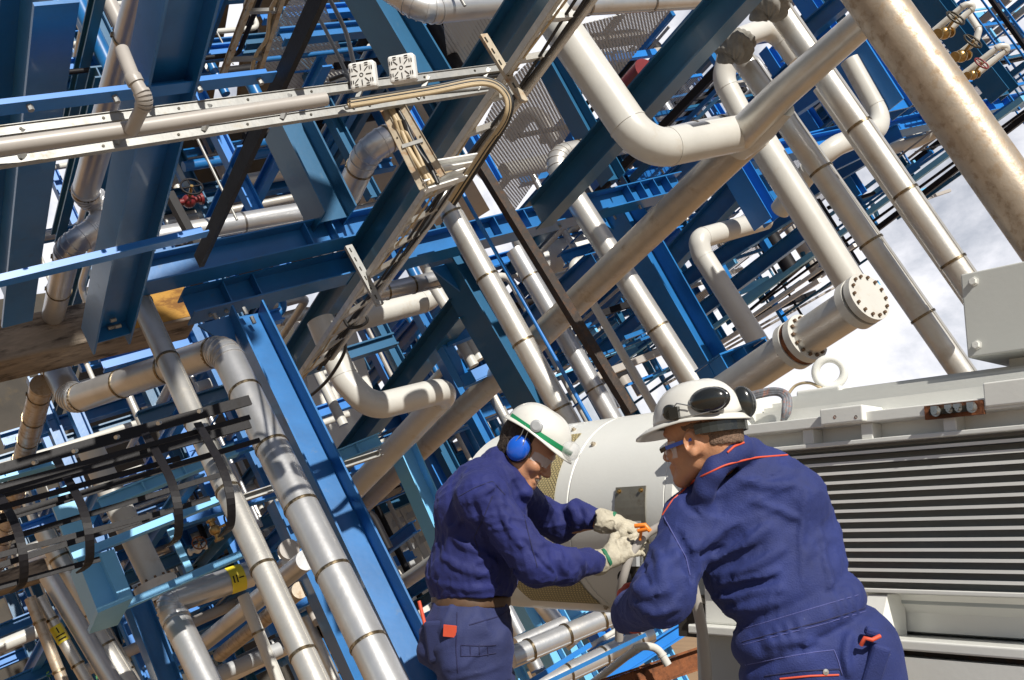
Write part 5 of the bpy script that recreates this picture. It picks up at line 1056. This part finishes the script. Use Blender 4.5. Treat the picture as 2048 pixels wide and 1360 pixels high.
# ================================================================ worker 1 : bending, left
def P3(x, y, d): return P(x, y, d)
D = 4.0
hf = dirw(.80, -.50, .34); hs = dirw(-.10, .10, .99); hs = (hs-hf*hs.dot(hf)).normalized(); hu = hs.cross(hf).normalized()
if hu.z < 0: hu = -hu
hc = P3(1050, 904, 4.06)
neck = P3(1000, 955, 4.07)
V = Vol(*bbox([hc+Vector((-.17, -.17, -.26)), hc+Vector((.2, .2, .2))], .0), .0034)
head_sdf(V, hc, hf, hu, hs, True)
V.cone(hc-hf*.03-hu*.04, neck, .058, .062, .03)
Vh, Qh = V.mesh()
Vb = Vol(*bbox([P3(860, 900, 3.8), P3(1250, 1200, 4.4), P3(930, 1200, 4.0)-Vector((0, 0, 1.15))], .2), .022)
j1 = dict(neck=neck, chest=P3(975, 1030, 4.05), waist=P3(945, 1190, 4.03), hip=P3(935, 1240, 4.03), shN=P3(965, 990, 3.86), elN=P3(1082, 1132, 3.80), wrN=P3(1196, 1116, 3.98), shF=P3(1035, 1000, 4.24), elF=P3(1120, 1056, 4.32), wrF=P3(1208, 1042, 4.2))
Vb.cone(j1['neck'], j1['chest'], .06, .12, .05); Vb.cone(j1['chest'], j1['waist'], .12, .11, .05); Vb.cone(j1['waist'], j1['hip'], .11, .12, .05)
Vb.cone(j1['shN'], j1['elN'], .045, .036); Vb.cone(j1['elN'], j1['wrN'], .036, .026); Vb.cone(j1['shF'], j1['elF'], .045, .036); Vb.cone(j1['elF'], j1['wrF'], .036, .028)
def leg(hip, sy, sx):
    h = Vector((hip.x, hip.y+sy, hip.z-.05)); k = Vector((h.x+.04+sx, h.y, .50)); a = Vector((h.x-.02+sx, h.y+.02, .10)); return h, k, a
legs1 = [leg(j1['hip'], -.10, 0), leg(j1['hip'], .10, .10)]
for h, k, a in legs1: Vb.cone(h, k, .085, .055); Vb.cone(k, a, .055, .04)
Vc, Qc = Vb.mesh()
Vall = np.concatenate([Vh, Vc]); Qall = np.concatenate([Qh, Qc+len(Vh)])
w1 = npmesh('person', Vall, Qall, M['skin'], None, Matrix.Translation((j1['hip'].x, j1['hip'].y, 0)))
tag(w1, 'bending smiling worker in navy jacket with blue ear defenders, left of the motor', 'person', 'workers')
# wrists stay bare between sleeve and glove: forearm is part of the body mesh above
J = Vol(*bbox([P3(850, 900, 3.75), P3(1215, 1230, 4.45), P3(870, 1215, 4.0)], .13), .0062)
fx = np.array(dirw(0, 0, 1))
sq = lambda: (np.array(dirw(.1, 0, 1)), (.80,))
J.cone(P3(1000, 962, 4.06), P3(968, 1040, 4.04), .085, .165, .06, flat=(fx, (.86,))); J.cone(P3(968, 1040, 4.04), P3(945, 1150, 4.02), .162, .150, .06, flat=(fx, (.88,))); J.cone(P3(945, 1130, 4.02), P3(945, 1160, 4.02), .158, .150, .05, flat=(fx, (.86,)))
J.cut(P3(940, 1192, 4.02), (.08, 0, -1))
J.cone(P3(960, 970, 4.0), P3(935, 1010, 4.0), .10, .12, .06)
J.cone(P3(975, 975, 3.95), P3(962, 992, 3.84), .085, .088, .05); J.cone(P3(962, 992, 3.84), P3(1074, 1128, 3.79), .084, .074, .045); J.cone(P3(1074, 1128, 3.79), P3(1128, 1132, 3.84), .080, .066, .03); J.cone(P3(1128, 1132, 3.84), P3(1188, 1122, 3.96), .062, .046, .03)
J.cone(P3(1030, 985, 4.2), P3(1040, 1005, 4.26), .08, .085, .05); J.cone(P3(1040, 1005, 4.26), P3(1118, 1048, 4.33), .082, .070, .04); J.cone(P3(1118, 1048, 4.33), P3(1156, 1030, 4.27), .068, .056, .03); J.cone(P3(1156, 1030, 4.27), P3(1196, 1040, 4.22), .052, .042, .03)
# belly, overhanging hem
J.cone(P3(897, 1150, 4.0), P3(990, 1148, 4.0), .066, .072, .06)
# collar
J.cone(P3(1000, 925, 4.0), P3(1050, 985, 3.98), .035, .030, .04); J.cone(P3(992, 918, 4.07), P3(998, 925, 4.1), .05, .05, .04)
J.pleats([([(885, 1112), (930, 1140), (978, 1150)], .009), ([(905, 1070), (925, 1090), (965, 1104)], .008), ([(950, 990), (975, 978), (996, 965)], .008), ([(925, 1030), (905, 1065), (893, 1100)], .008),
 ([(946, 1002), (966, 1062), (985, 1106), (1038, 1146)], -.020), ([(1028, 1066), (1077, 1086), (1116, 1090)], .010), ([(1119, 1099), (1122, 1122), (1134, 1146)], .011), ([(1146, 1098), (1160, 1118), (1170, 1140)], .009), ([(1020, 1000), (1045, 1040), (1075, 1075)], .010), ([(1000, 1010), (1020, 1060), (1050, 1100)], .009),
 ([(1100, 1105), (1108, 1130), (1122, 1155)], -.010), ([(1060, 1100), (1085, 1130), (1110, 1150)], -.009), ([(1095, 1010), (1110, 1035), (1112, 1060)], .010), ([(1140, 1005), (1150, 1030), (1152, 1055)], .011), ([(1120, 1020), (1132, 1040), (1134, 1062)], -.010), ([(1165, 1010), (1176, 1030), (1174, 1052)], .007), ([(870, 1165), (930, 1178), (1000, 1172)], .008), ([(1010, 925), (1030, 960), (1052, 990)], .007)])
J.folds(dirw(.5, -.85, 0), .004, 13, .12, 2); J.folds(dirw(.9, .1, .1), .004, 24, .14, 5); J.folds(dirw(.2, -1, .3), .0022, 46, .2, 8)
J.ell(hc-hu*.02+hf*.0, (hf, hu, hs), (.085, .10, .072), .02, True)
for a, b, r in ((j1['elN'], j1['wrN'], .034), (j1['elF'], j1['wrF'], .032)):
    d = (b-a).normalized(); J.cone(b-d*.02, b+d*.1, r, r, .01, True)
VJ, QJ = J.mesh(); jk = npmesh('jacket', VJ, QJ, M['navy'], w1); B1 = bvh(VJ, QJ)
def seam(par, B, pts, r=.0022, m='seam', nm='seam', off=0.):
    L_ = surfline(B, pts, off)
    if len(L_) > 2: mb = MB(); mb.tube(L_, r, 6); return build(nm, mb, M[m], par)
seam(jk, B1, [(905, 1000), (950, 975), (985, 962), (1010, 990)]); seam(jk, B1, [(985, 992), (965, 1040), (948, 1075), (960, 1110)]); seam(jk, B1, [(1048, 1030), (1060, 1080), (1075, 1135)])
# trousers
T = Vol(*bbox([P3(845, 1200, 3.8), P3(1040, 1300, 4.3), Vector((j1['hip'].x-.2, j1['hip'].y, .05)), Vector((j1['hip'].x+.3, j1['hip'].y, .05))], .12), .0085)
T.cone(P3(942, 1205, 4.02), P3(938, 1262, 4.02), .145, .168, .05, flat=(fx, (.84,)))
for h, k, a in legs1: T.cone(h+Vector((0, 0, .03)), k, .125, .092, .06); T.cone(k, a, .092, .085, .05)
T.cone(P3(925, 1260, 3.88), P3(925, 1310, 3.87), .075, .09, .05); T.cone(P3(872, 1262, 3.93), P3(868, 1300, 3.93), .055, .062, .03)
T.cone(P3(985, 1280, 3.9), P3(985, 1335, 3.9), .07, .075, .04)
T.cut(P3(940, 1205, 4.0), (0, 0, 1)); T.folds((.1, 0, 1), .007, 12, .2, 3); T.folds((1, 0, .25), .006, 18, .25, 6)
VT, QT = T.mesh(); tr1 = npmesh('trousers', VT, QT, M['pants'], w1); B2 = bvh(VT, QT)
bt = Vol(*bbox([P3(870, 1190, 3.8), P3(1025, 1225, 4.25)], .08), .006); bt.cone(P3(942, 1201, 4.02), P3(942, 1202, 4.02), .153, .153, .02, flat=(fx, (.84,))); z0 = P3(942, 1201, 4.02).z
bt.cut((0, 0, z0+.020), (0, 0, 1)); bt.cut((0, 0, z0-.020), (0, 0, -1)); Vt, Qt = bt.mesh(); npmesh('belt', Vt, Qt, M['leather'], w1)
for pts in ([(914, 1225), (912, 1300), (916, 1345)], [(922, 1290), (960, 1292), (992, 1290)], [(922, 1312), (958, 1312), (992, 1306)], [(938, 1250), (1000, 1232), (1015, 1222)], [(922, 1290), (922, 1312)], [(940, 1290), (941, 1312)], [(958, 1290), (959, 1312)], [(975, 1290), (976, 1312)]): seam(tr1, B2, pts, .0026)
q, nn = hit(B2, 901, 1262, .004)
if q:
    mb = MB(); a = dirw(1, -.1, 0); mb.box(q, (a, dirw(.05, 1, 0), dirw(0, 0, 1)), (.024, .020, .006)); build('orange_tab', mb, M['piping'], tr1)
pn = MB(); pn.tube([P3(838, 1202, 3.93), P3(850, 1250, 3.9)], .007, 10); build('orange_pencil', pn, M['piping'], tr1)
pk = MB(); pk.add([P3(846, 1243, 3.86), P3(890, 1240, 3.82), P3(896, 1318, 3.80), P3(858, 1330, 3.84), P3(846, 1243, 3.94), P3(890, 1240, 3.92), P3(896, 1318, 3.92), P3(858, 1330, 3.94)], [(0, 1, 2, 3), (4, 7, 6, 5), (0, 4, 5, 1), (1, 5, 6, 2), (2, 6, 7, 3), (3, 7, 4, 0)]); o = build('holster_pocket', pk, M['pants'], tr1); bv = o.modifiers.new('b', 'BEVEL'); bv.width = .015; bv.segments = 3
for h, k, a in legs1:
    bo = MB(); bo.sphere(a+Vector((.05, 0, -.05)), .07, 16, 10, (2.0, .8, .75)); build('boot', bo, M['black'], w1)
# teeth, hair, head gear
tm = MB(); tm.sphere(hc+hf*.0985-hu*.0635, .018, 12, 8, (.5, .36, 1.25), (hf, hu, hs)); build('teeth', tm, M['tooth'], w1)
hv = Vol(*bbox([hc-Vector((.14, .14, .14)), hc+Vector((.14, .14, .14))], 0), .005); hv.ell(np.array(hc-hf*.018+hu*.053), (hf, hu, hs), (.112, .094, .090), .01); hv.ell(np.array(hc-hf*.05-hu*.02), (hf, hu, hs), (.058, .06, .068), .03); hv.cut(np.array(hc+hf*.045), np.array(hf)); hv.cut(np.array(hc-hu*.055), -np.array(hu)); hv.cut(np.array(hc+hu*.078), np.array(hu)); hv.folds(hu, .004, 60, .4, 3); Vx, Qx = hv.mesh(); npmesh('hair', Vx, Qx, M['hair'], w1)
hh = helmet(w1, hc+hu*.086+hf*.004, hf, hu, hs, (.134, .106, .120), brim=.03, peak=.022)
mf = MB(); e = hc+hs*.092-hf*.004+hu*.004; mf.sphere(e, .047, 24, 16, (.95, 1.12, .62), (hf, hu, hs)); mu = build('ear_muff', mf, M['muffblue'], hh)
mf = MB(); mf.sphere(e-hs*.018, .050, 24, 12, (.98, 1.16, .42), (hf, hu, hs)); build('muff_cushion', mf, M['muffblk'], hh)
mf = MB(); mf.sphere(hc-hs*.1, .047, 16, 10, (.95, 1.12, .6), (hf, hu, hs)); build('ear_muff', mf, M['muffblue'], hh)
wr = MB(); wr.tube([e+hs*.02+hf*.02, e+hs*.03+hu*.05+hf*.01, hc+hs*.125+hu*.095], .0018, 6); wr.tube([e+hs*.02-hf*.02, e+hs*.03+hu*.05-hf*.01, hc+hs*.125+hu*.095-hf*.02], .0018, 6); build('muff_wire', wr, M['boltw'], hh)
# green strap: band of the goggles round the dome, and a cap lamp fitting
sm = MB(); k = []
for i in range(25):
    a = math.radians(-8+150*i/24); k.append(hc+hu*(.092)+hf*(.012+.144*math.cos(a))+hs*(.127*math.sin(a)))
for i in range(24): sm.bar(k[i], k[i+1]+(k[i+1]-k[i])*.05, hu, .009, .0022)
build('goggle_strap', sm, M['strap'], hh)
lk = MB(); q = hc+hu*.112+hf*.02+hs*.122; lk.lathe(q, hs, [(0, .024), (.010, .024), (.010, .024), (.014, .016), (.014, .016), (.014, .001)], 20); build('muff_mount', lk, M['grey'], hh)
gg = MB(); q = hc+hu*.100+hf*.150; gg.sphere(q, .050, 20, 12, (.75, .75, 1.5), (hf, hu, hs)); build('goggles', gg, M['clear'], hh)
gs = MB(); k = []
for i in range(13):
    a = math.radians(-70+140*i/12); k.append((hc+hf*(.020+.092*math.cos(a))+hs*(.078*math.sin(a)), 0))
vs = []; 
for (p_, _) in k: vs += [p_+hu*.030, p_-hu*.008]
gs.add(vs, [(2*i, 2*i+1, 2*i+3, 2*i+2) for i in range(12)], True); build('safety_glasses', gs, M['clear'], w1)
# gloves
def glove(par, w, f, n, s, curl, thumb, cuffdir, L_=1.1, sp=.1):
    w = np.array(w); f = np.array(f.normalized()); n = np.array(n); n = n-f*(n@f); n /= np.linalg.norm(n); s = np.array(s); s = s-f*(s@f)-n*(s@n); s /= np.linalg.norm(s)
    G = Vol(w-.19, w+.19, .0034); hand(G, w, f, n, s, L_, curl, thumb, sp, 1.18); cd = np.array(cuffdir)
    G.cone(w+f*.01, w-cd*.035, .036, .044, .02); G.cone(w-cd*.03, w-cd*.045, .046, .048, .01); G.folds(s, .0035, 40, .5, 4); G.cone(w-cd*.02, w-cd*.2, .034, .040, .006, True)
    Vx, Qx = G.mesh(); g_ = npmesh('glove', Vx, Qx, M['glove'], par)
    G = Vol(w-.1, w+.1, .004); G.cone(w-f*.004, w-f*.010, .041, .042, .004); G.cut(w+f*.004, f); G.cut(w-f*.012, -f); Vx, Qx = G.mesh()
    if len(Qx): npmesh('green_trim', Vx, Qx, M['gtrim'], g_)
    return g_
glove(w1, P3(1226, 1044, 4.16), dirw(.92, -.28, .25), dirw(-.1, -1, -.1), dirw(.2, .1, 1), (.35, .5, .4), .5, np.array(dirw(.95, -.1, 0)), 1.0)
glove(w1, P3(1216, 1116, 4.02), dirw(.88, .42, -.15), dirw(.2, -.5, -.8), dirw(.1, .9, -.2), (.25, .4, .3), .3, np.array(dirw(.85, .4, .1)), 1.0)
for a, b in ((j1['elF'], P3(1222, 1043, 4.17)), (j1['elN'], P3(1212, 1117, 4.02))):
    pass
# ================================================================ worker 2 : back to us, right
hf = dirw(-.80, -.22, -.56); hs = dirw(-.52, .10, .85); hs = (hs-hf*hs.dot(hf)).normalized(); hu = hs.cross(hf).normalized()
if hu.z < 0: hu = -hu
hc = P3(1408, 884, 3.02); nk = P3(1444, 925, 3.05)
V = Vol(*bbox([hc+Vector((-.18, -.18, -.22)), hc+Vector((.18, .18, .2))], .0), .0034)
head_sdf(V, hc, hf, hu, hs); V.cone(hc-hf*.035-hu*.02, nk+hf*.012, .066, .054, .04)
V.folds(hs, .0012, 60, .4, 3, lambda X, Y, Z: ((X-nk.x)**2+(Y-nk.y)**2+(Z-nk.z)**2 < .012).astype(float))
Vh, Qh = V.mesh()
j2 = dict(neck=nk, chest=P3(1500, 1040, 3.05), waist=P3(1600, 1225, 2.98), hip=P3(1640, 1300, 2.95), shN=P3(1378, 1020, 3.02), elN=P3(1338, 1205, 2.92), wrN=P3(1256, 1238, 3.2), shF=P3(1600, 990, 3.0), elF=P3(1625, 1160, 3.3), wrF=P3(1530, 1130, 3.5))
Vb = Vol(*bbox([P3(1200, 900, 2.85), P3(1750, 1300, 3.5), Vector((j2['hip'].x, j2['hip'].y, .08))], .2), .022)
Vb.cone(j2['neck']+Vector((0, .02, -.02)), j2['chest']+Vector((0, .06, 0)), .03, .07, .05); Vb.cone(j2['chest'], j2['waist'], .085, .08, .05); Vb.cone(j2['waist'], j2['hip'], .08, .09, .05)
for a, b, c in (('shN', 'elN', 'wrN'), ('shF', 'elF', 'wrF')): Vb.cone(j2[a], j2[b], .05, .04); Vb.cone(j2[b], j2[c], .04, .028)
def leg2(sx):
    h = Vector((j2['hip'].x+sx, j2['hip'].y, j2['hip'].z-.04)); k = Vector((h.x+.04+sx*.3, h.y+.06, .50)); a = Vector((h.x+.05+sx*.5, h.y-.02, .10)); return h, k, a
legs2 = [leg2(-.095), leg2(.095)]
for h, k, a in legs2: Vb.cone(h, k, .085, .055); Vb.cone(k, a, .055, .04)
Vc, Qc = Vb.mesh()
w2 = npmesh('person', np.concatenate([Vh, Vc]), np.concatenate([Qh, Qc+len(Vh)]), M['skin'], None, Matrix.Translation((j2['hip'].x, j2['hip'].y, 0)))
tag(w2, 'worker seen from behind in blue overall with orange piping, black ear muffs on helmet', 'person', 'workers')
O = Vol(*bbox([P3(1215, 880, 2.9), P3(1800, 1300, 3.1), P3(1500, 1200, 3.5), Vector((j2['hip'].x, j2['hip'].y, .08))], .14), .0068)
bk_ = np.array(dirw(.1, .1, 1)); fl = (bk_, (1.0/.62,))
def fcone(a, b, r1, r2, k=.06, f=1.5): O.cone(a, b, r1, r2, k, flat=(bk_, (f,)))
fcone(P3(1474, 950, 3.06), P3(1484, 990, 3.08), .075, .14, .05, 1.25); fcone(P3(1494, 1020, 3.08), P3(1540, 1110, 3.06), .185, .20, .06, 1.4); fcone(P3(1540, 1110, 3.06), P3(1600, 1225, 2.99), .200, .176, .06, 1.35)
fcone(P3(1602, 1225, 2.99), P3(1648, 1330, 2.96), .176, .186, .05, 1.25)
O.cone(P3(1400, 1018, 3.06), P3(1385, 1038, 3.03), .070, .078, .05); O.cone(P3(1384, 1048, 3.01), P3(1324, 1192, 2.93), .078, .082, .04); O.cone(P3(1326, 1190, 2.93), P3(1262, 1228, 3.18), .078, .060, .035)
O.cone(P3(1540, 972, 3.06), P3(1586, 992, 3.04), .088, .088, .06); O.cone(P3(1588, 1002, 3.04), P3(1622, 1150, 3.25), .085, .072, .05); O.cone(P3(1628, 1150, 3.22), P3(1545, 1135, 3.45), .07, .055, .04)
for h, k, a in legs2: O.cone(h+Vector((0, 0, .02)), k, .132, .100, .06); O.cone(k, a, .100, .09, .05)
O.cone(P3(1738, 1290, 2.95), P3(1762, 1360, 2.95), .05, .055, .05)
O.cone(P3(1470, 955, 3.03), P3(1505, 945, 3.06), .055, .055, .05)
# collar ring
O.cone(P3(1432, 975, 3.03), P3(1490, 925, 3.05), .046, .044, .03)
ws = P3(1606, 1230, 2.98); wd = np.array((P3(1485, 1262, 2.9)-P3(1728, 1196, 2.95)).normalized())
upw = np.array((P3(1565, 1150, 3.0)-P3(1610, 1240, 2.98)).normalized())
def wmask(X, Y, Z):
    h = (X-ws.x)*upw[0]+(Y-ws.y)*upw[1]+(Z-ws.z)*upw[2]; return h
idx = np.where(np.abs(O.F) < .05); X = O.ax[0][idx[0]]; Y = O.ax[1][idx[1]]; Z = O.ax[2][idx[2]]; h = wmask(X, Y, Z); cen = np.array([ws.x, ws.y, ws.z])
near = ((X-cen[0])**2+(Y-cen[1])**2 < .3**2); g1 = np.where(near, .010*np.exp(-(h/.030)**2)*(np.abs(h) < .06)-.016*np.exp(-((h-.055)/.02)**2)-.012*np.exp(-((h+.05)/.014)**2), 0)
al = (X*wd[0]+Y*wd[1]+Z*wd[2]); gz = .004*np.sin(al*150+3*np.sin(al*31))*np.exp(-(h/.035)**2)*near
O.F[idx] -= (g1+gz).astype(np.float32)
um = lambda X, Y, Z: (wmask(X, Y, Z) > .03)*1.0
O.pleats([([(1378, 1099), (1426, 1078), (1474, 1040)], .014), ([(1426, 1117), (1474, 1093), (1536, 1049)], .014), ([(1470, 1147), (1514, 1130), (1569, 1097)], .013), ([(1410, 1202), (1477, 1187), (1569, 1180)], .013), ([(1440, 1172), (1507, 1160), (1560, 1140)], .010), ([(1402, 1110), (1440, 1098), (1490, 1062)], -.014), ([(1420, 1140), (1470, 1122), (1530, 1085)], -.016), ([(1430, 1188), (1490, 1172), (1550, 1160)], -.014), ([(1365, 1000), (1385, 1020), (1398, 1030)], -.010),
 ([(1610, 985), (1602, 1080), (1606, 1165)], .008), ([(1640, 1060), (1650, 1120), (1664, 1185)], .007), ([(1352, 1066), (1376, 1117), (1384, 1176)], -.020), ([(1300, 1080), (1325, 1130), (1330, 1180)], .011), ([(1262, 1170), (1300, 1190), (1345, 1180)], .012), ([(1262, 1205), (1310, 1228), (1360, 1215)], .011), ([(1285, 1110), (1290, 1150), (1310, 1190)], -.010), ([(1480, 960), (1540, 972), (1590, 968)], .007), ([(1500, 1000), (1560, 1020), (1600, 1040)], .006), ([(1440, 1225), (1500, 1215), (1560, 1200)], .010), ([(1700, 1270), (1690, 1310), (1700, 1350)], .012), ([(1530, 1290), (1600, 1280), (1650, 1285)], .006)])
O.folds(dirw(.75, .62, 0), .0055, 12, .12, 11, um); O.folds(dirw(.85, .45, .1), .0035, 26, .14, 15, um); O.folds(dirw(.2, 1, 0), .0022, 42, .2, 18, um)
O.folds(dirw(-.1, 1, .2), .007, 11, .2, 21, lambda X, Y, Z: (wmask(X, Y, Z) < -.04)*1.0)
O.ell(hc-hf*.02, (hf, hu, hs), (.10, .105, .085), .02, True); O.cone(np.array(hc-hf*.035-hu*.05), np.array(nk)+np.array([0, 0, .055])+np.array(hf)*.01, .066, .066, .008, True)
cp = [P3(1400, 992, 2.98), P3(1408, 962, 2.955), P3(1428, 925, 2.945), P3(1458, 896, 2.955), P3(1486, 884, 2.99), P3(1506, 890, 3.05), P3(1508, 902, 3.12)]
for i in range(6): O.cone(cp[i], cp[i+1], .016, .016, .022); O.cone(cp[i]-Vector((0, 0, .028)), cp[i+1]-Vector((0, 0, .03)), .022, .022, .03)
d = (j2['wrN']-j2['elN']).normalized(); O.cone(j2['wrN']-d*.03, j2['wrN']+d*.1, .040, .040, .01, True)
VO, QO = O.mesh(); ov = npmesh('overall', VO, QO, M['over'], w2); B3 = bvh(VO, QO)
seam(ov, B3, [(1325, 1030), (1345, 1000), (1392, 958), (1450, 930), (1510, 915), (1575, 910)], .0031, 'piping', 'piping')
seam(ov, B3, [(1455, 905), (1468, 893), (1488, 885)], .0036, 'piping', 'collar_piping')
seam(ov, B3, [(1328, 1034), (1350, 1075), (1372, 1115), (1380, 1150)], .0022, 'seaml'); seam(ov, B3, [(1485, 1284), (1560, 1264), (1640, 1244), (1730, 1216)], .0022, 'seam'); seam(ov, B3, [(1486, 1290), (1560, 1270), (1640, 1250), (1732, 1222)], .0014, 'seaml'); seam(ov, B3, [(1486, 1258), (1560, 1236), (1640, 1212), (1716, 1190)], .0016, 'seaml')
seam(ov, B3, [(1490, 1330), (1560, 1316), (1630, 1304), (1668, 1300)], .0016, 'seaml'); seam(ov, B3, [(1530, 1352), (1600, 1342), (1680, 1338), (1684, 1350)], .0022, 'seam'); seam(ov, B3, [(1560, 1358), (1620, 1352), (1678, 1350)], .003, 'piping', 'pocket_piping'); seam(ov, B3, [(1668, 1300), (1676, 1320), (1684, 1348)], .0018, 'seaml')
for (x, y) in ((1651, 1344), (1774, 1306)):
    q, nn = hit(B3, x, y, .001)
    if q: mb = MB(); mb.lathe(q, nn, [(0, .009), (.003, .008), (.004, .001)], 16); build('snap_button', mb, M['boltw'], ov)
# phone pocket on the right hip
q, nn = hit(B3, 1738, 1292, .0)
if q:
    ax_ = (dirw(.94, -.3, 0), dirw(.3, .94, 0), dirw(0, 0, 1)); pd = depth(q)-.012; mb = MB(); mb.box(P3(1750, 1332, pd), ax_, (.026, .060, .016)); o = build('thigh_pocket', mb, M['over'], ov); bv = o.modifiers.new('b', 'BEVEL'); bv.width = .012; bv.segments = 3
    mb = MB(); mb.tube([P3(1722, 1290, pd-.012), P3(1730, 1276, pd-.022), P3(1744, 1280, pd-.022), P3(1760, 1272, pd-.012)], .0060, 8); build('pocket_lining', mb, M['piping'], ov)
    mb = MB(); mb.box(P3(1744, 1264, pd), ax_, (.020, .012, .012)); o = build('pocket_flap', mb, M['over'], ov); bv = o.modifiers.new('b', 'BEVEL'); bv.width = .008; bv.segments = 2
for h, k, a in legs2:
    bo = MB(); bo.sphere(a+Vector((-.02, .05, -.05)), .07, 16, 10, (.8, 2.0, .75)); build('boot', bo, M['black'], w2)
hv = Vol(*bbox([hc-Vector((.14, .14, .14)), hc+Vector((.14, .14, .14))], 0), .005); hv.ell(np.array(hc-hf*.0155+hu*.053), (hf, hu, hs), (.1105, .0925, .0882), .01); hv.ell(np.array(hc-hf*.05-hu*.01), (hf, hu, hs), (.068, .05, .070), .02); hv.cut(np.array(hc+hf*.03), np.array(hf)); hv.cut(np.array(hc-hu*.02), -np.array(hu)); hv.cut(np.array(hc+hu*.052), np.array(hu)); hv.ell(np.array(hc+hs*.09), (hf, hu, hs), (.026, .036, .03), .004, True); hv.folds(hu, .002, 60, .4, 3); Vx, Qx = hv.mesh(); M['crop'] = mat('cropped_greying_hair', (.17, .105, .07), .8, 0, .45, 120, bump=.6, bs=260); npmesh('hair', Vx, Qx, M['crop'], w2)
hh = helmet(w2, hc+hu*.062+hf*.006, hf, hu, hs, (.136, .118, .114), brim=.018, peak=.048)
for (a, b, c, r1, sc) in ((-.080, .046, .098, .055, (1.05, .66, .55)), (-.128, .034, -.035, .046, (.70, 1.0, .85))):
    e = hc+hu*(.058+b)+hf*a+hs*c; mf = MB(); mf.sphere(e, r1, 28, 16, sc, (hf, hu, hs)); mu = build('ear_muff', mf, M['muffblk'], hh)
    mf = MB(); mf.sphere(e-hs*(.016 if c > 0 else -.016), r1*1.04, 24, 12, (sc[0], sc[1], sc[2]*.55), (hf, hu, hs)); build('muff_rim', mf, M['muffblk'], hh)
e = hc+hu*.090+hf*.036+hs*.108; lk = MB(); lk.lathe(e-hs*.01, hs, [(0, .024), (.018, .022), (.018, .022), (.022, .016), (.022, .001)], 20); lk.box(e+hs*.01-hf*.018-hu*.006, (hf, hu, hs), (.014, .017, .009)); build('muff_mount', lk, M['muffblk'], hh)
wr = MB(); wr.tube([e+hs*.01, e-hf*.03+hu*.02+hs*.012, e-hf*.07+hu*.005+hs*.01], .002, 6); wr.tube([e+hs*.01-hu*.01, e-hf*.04-hu*.022+hs*.012, e-hf*.12-hu*.02+hs*.004], .002, 6); build('muff_wire', wr, M['boltw'], hh)
nb = MB(); k = []
for i in range(17):
    a = math.radians(95+170*i/16); k.append(hc+hu*(.030)+hf*(-.014+.118*math.cos(a))+hs*(.100*math.sin(a)))
for i in range(16): nb.bar(k[i], k[i+1]+(k[i+1]-k[i])*.05, hu, .014, .002)
build('nape_strap', nb, M['muffblk'], hh)
gs = MB(); a = hc+hs*.086-hf*.005+hu*.008; b = hc+hs*.076+hf*.085-hu*.004; gs.bar(a, b, hu, .0055, .0022); go = build('safety_glasses', gs, M['muffblue'], w2)
gs = MB(); gs.bar(b, b+hf*.018-hu*.006, hu, .006, .003); build('hinge', gs, M['muffblk'], go); gs = MB(); vs = []
for i in range(13):
    t = math.radians(-72+144*i/12); p_ = hc+hf*(.022+.098*math.cos(t))+hs*(.080*math.sin(t)); vs += [p_+hu*.012, p_-hu*.036]
gs.add(vs, [(2*i, 2*i+1, 2*i+3, 2*i+2) for i in range(12)], True); build('lens', gs, M['clear'], go)
# his left glove, orange, reaching round the elbow
w = np.array(j2['wrN']); G = Vol(w-.17, w+.17, .0036); f = np.array(dirw(-.05, .35, -.95)); n = np.array(dirw(.9, .2, -.1)); n = n-f*(n@f); n /= np.linalg.norm(n); s_ = np.cross(f, n)
hand(G, w, f, n, s_, 1.05, (.5, .6, .5), .5, .1, 1.15); G.cone(w+f*.01, w-np.array(d)*.05, .042, .050, .02); Vx, Qx = G.mesh(); M['oglove'] = mat('orange_red_glove', (.50, .07, .03), .7, 0, .2, 20); npmesh('glove', Vx, Qx, M['oglove'], w2)
w = np.array(j2['wrF']); G = Vol(w-.17, w+.17, .005); f = np.array(dirw(-.9, .1, -.3)); n = np.array(dirw(0, -1, -.2)); n = n-f*(n@f); n /= np.linalg.norm(n); s_ = np.cross(f, n)
hand(G, w, f, n, s_, 1.05, (.5, .6, .5), .5, .1, 1.15); G.cone(w+f*.01, w-f*.06, .042, .046, .02); Vx, Qx = G.mesh(); npmesh('glove', Vx, Qx, M['oglove'], w2)
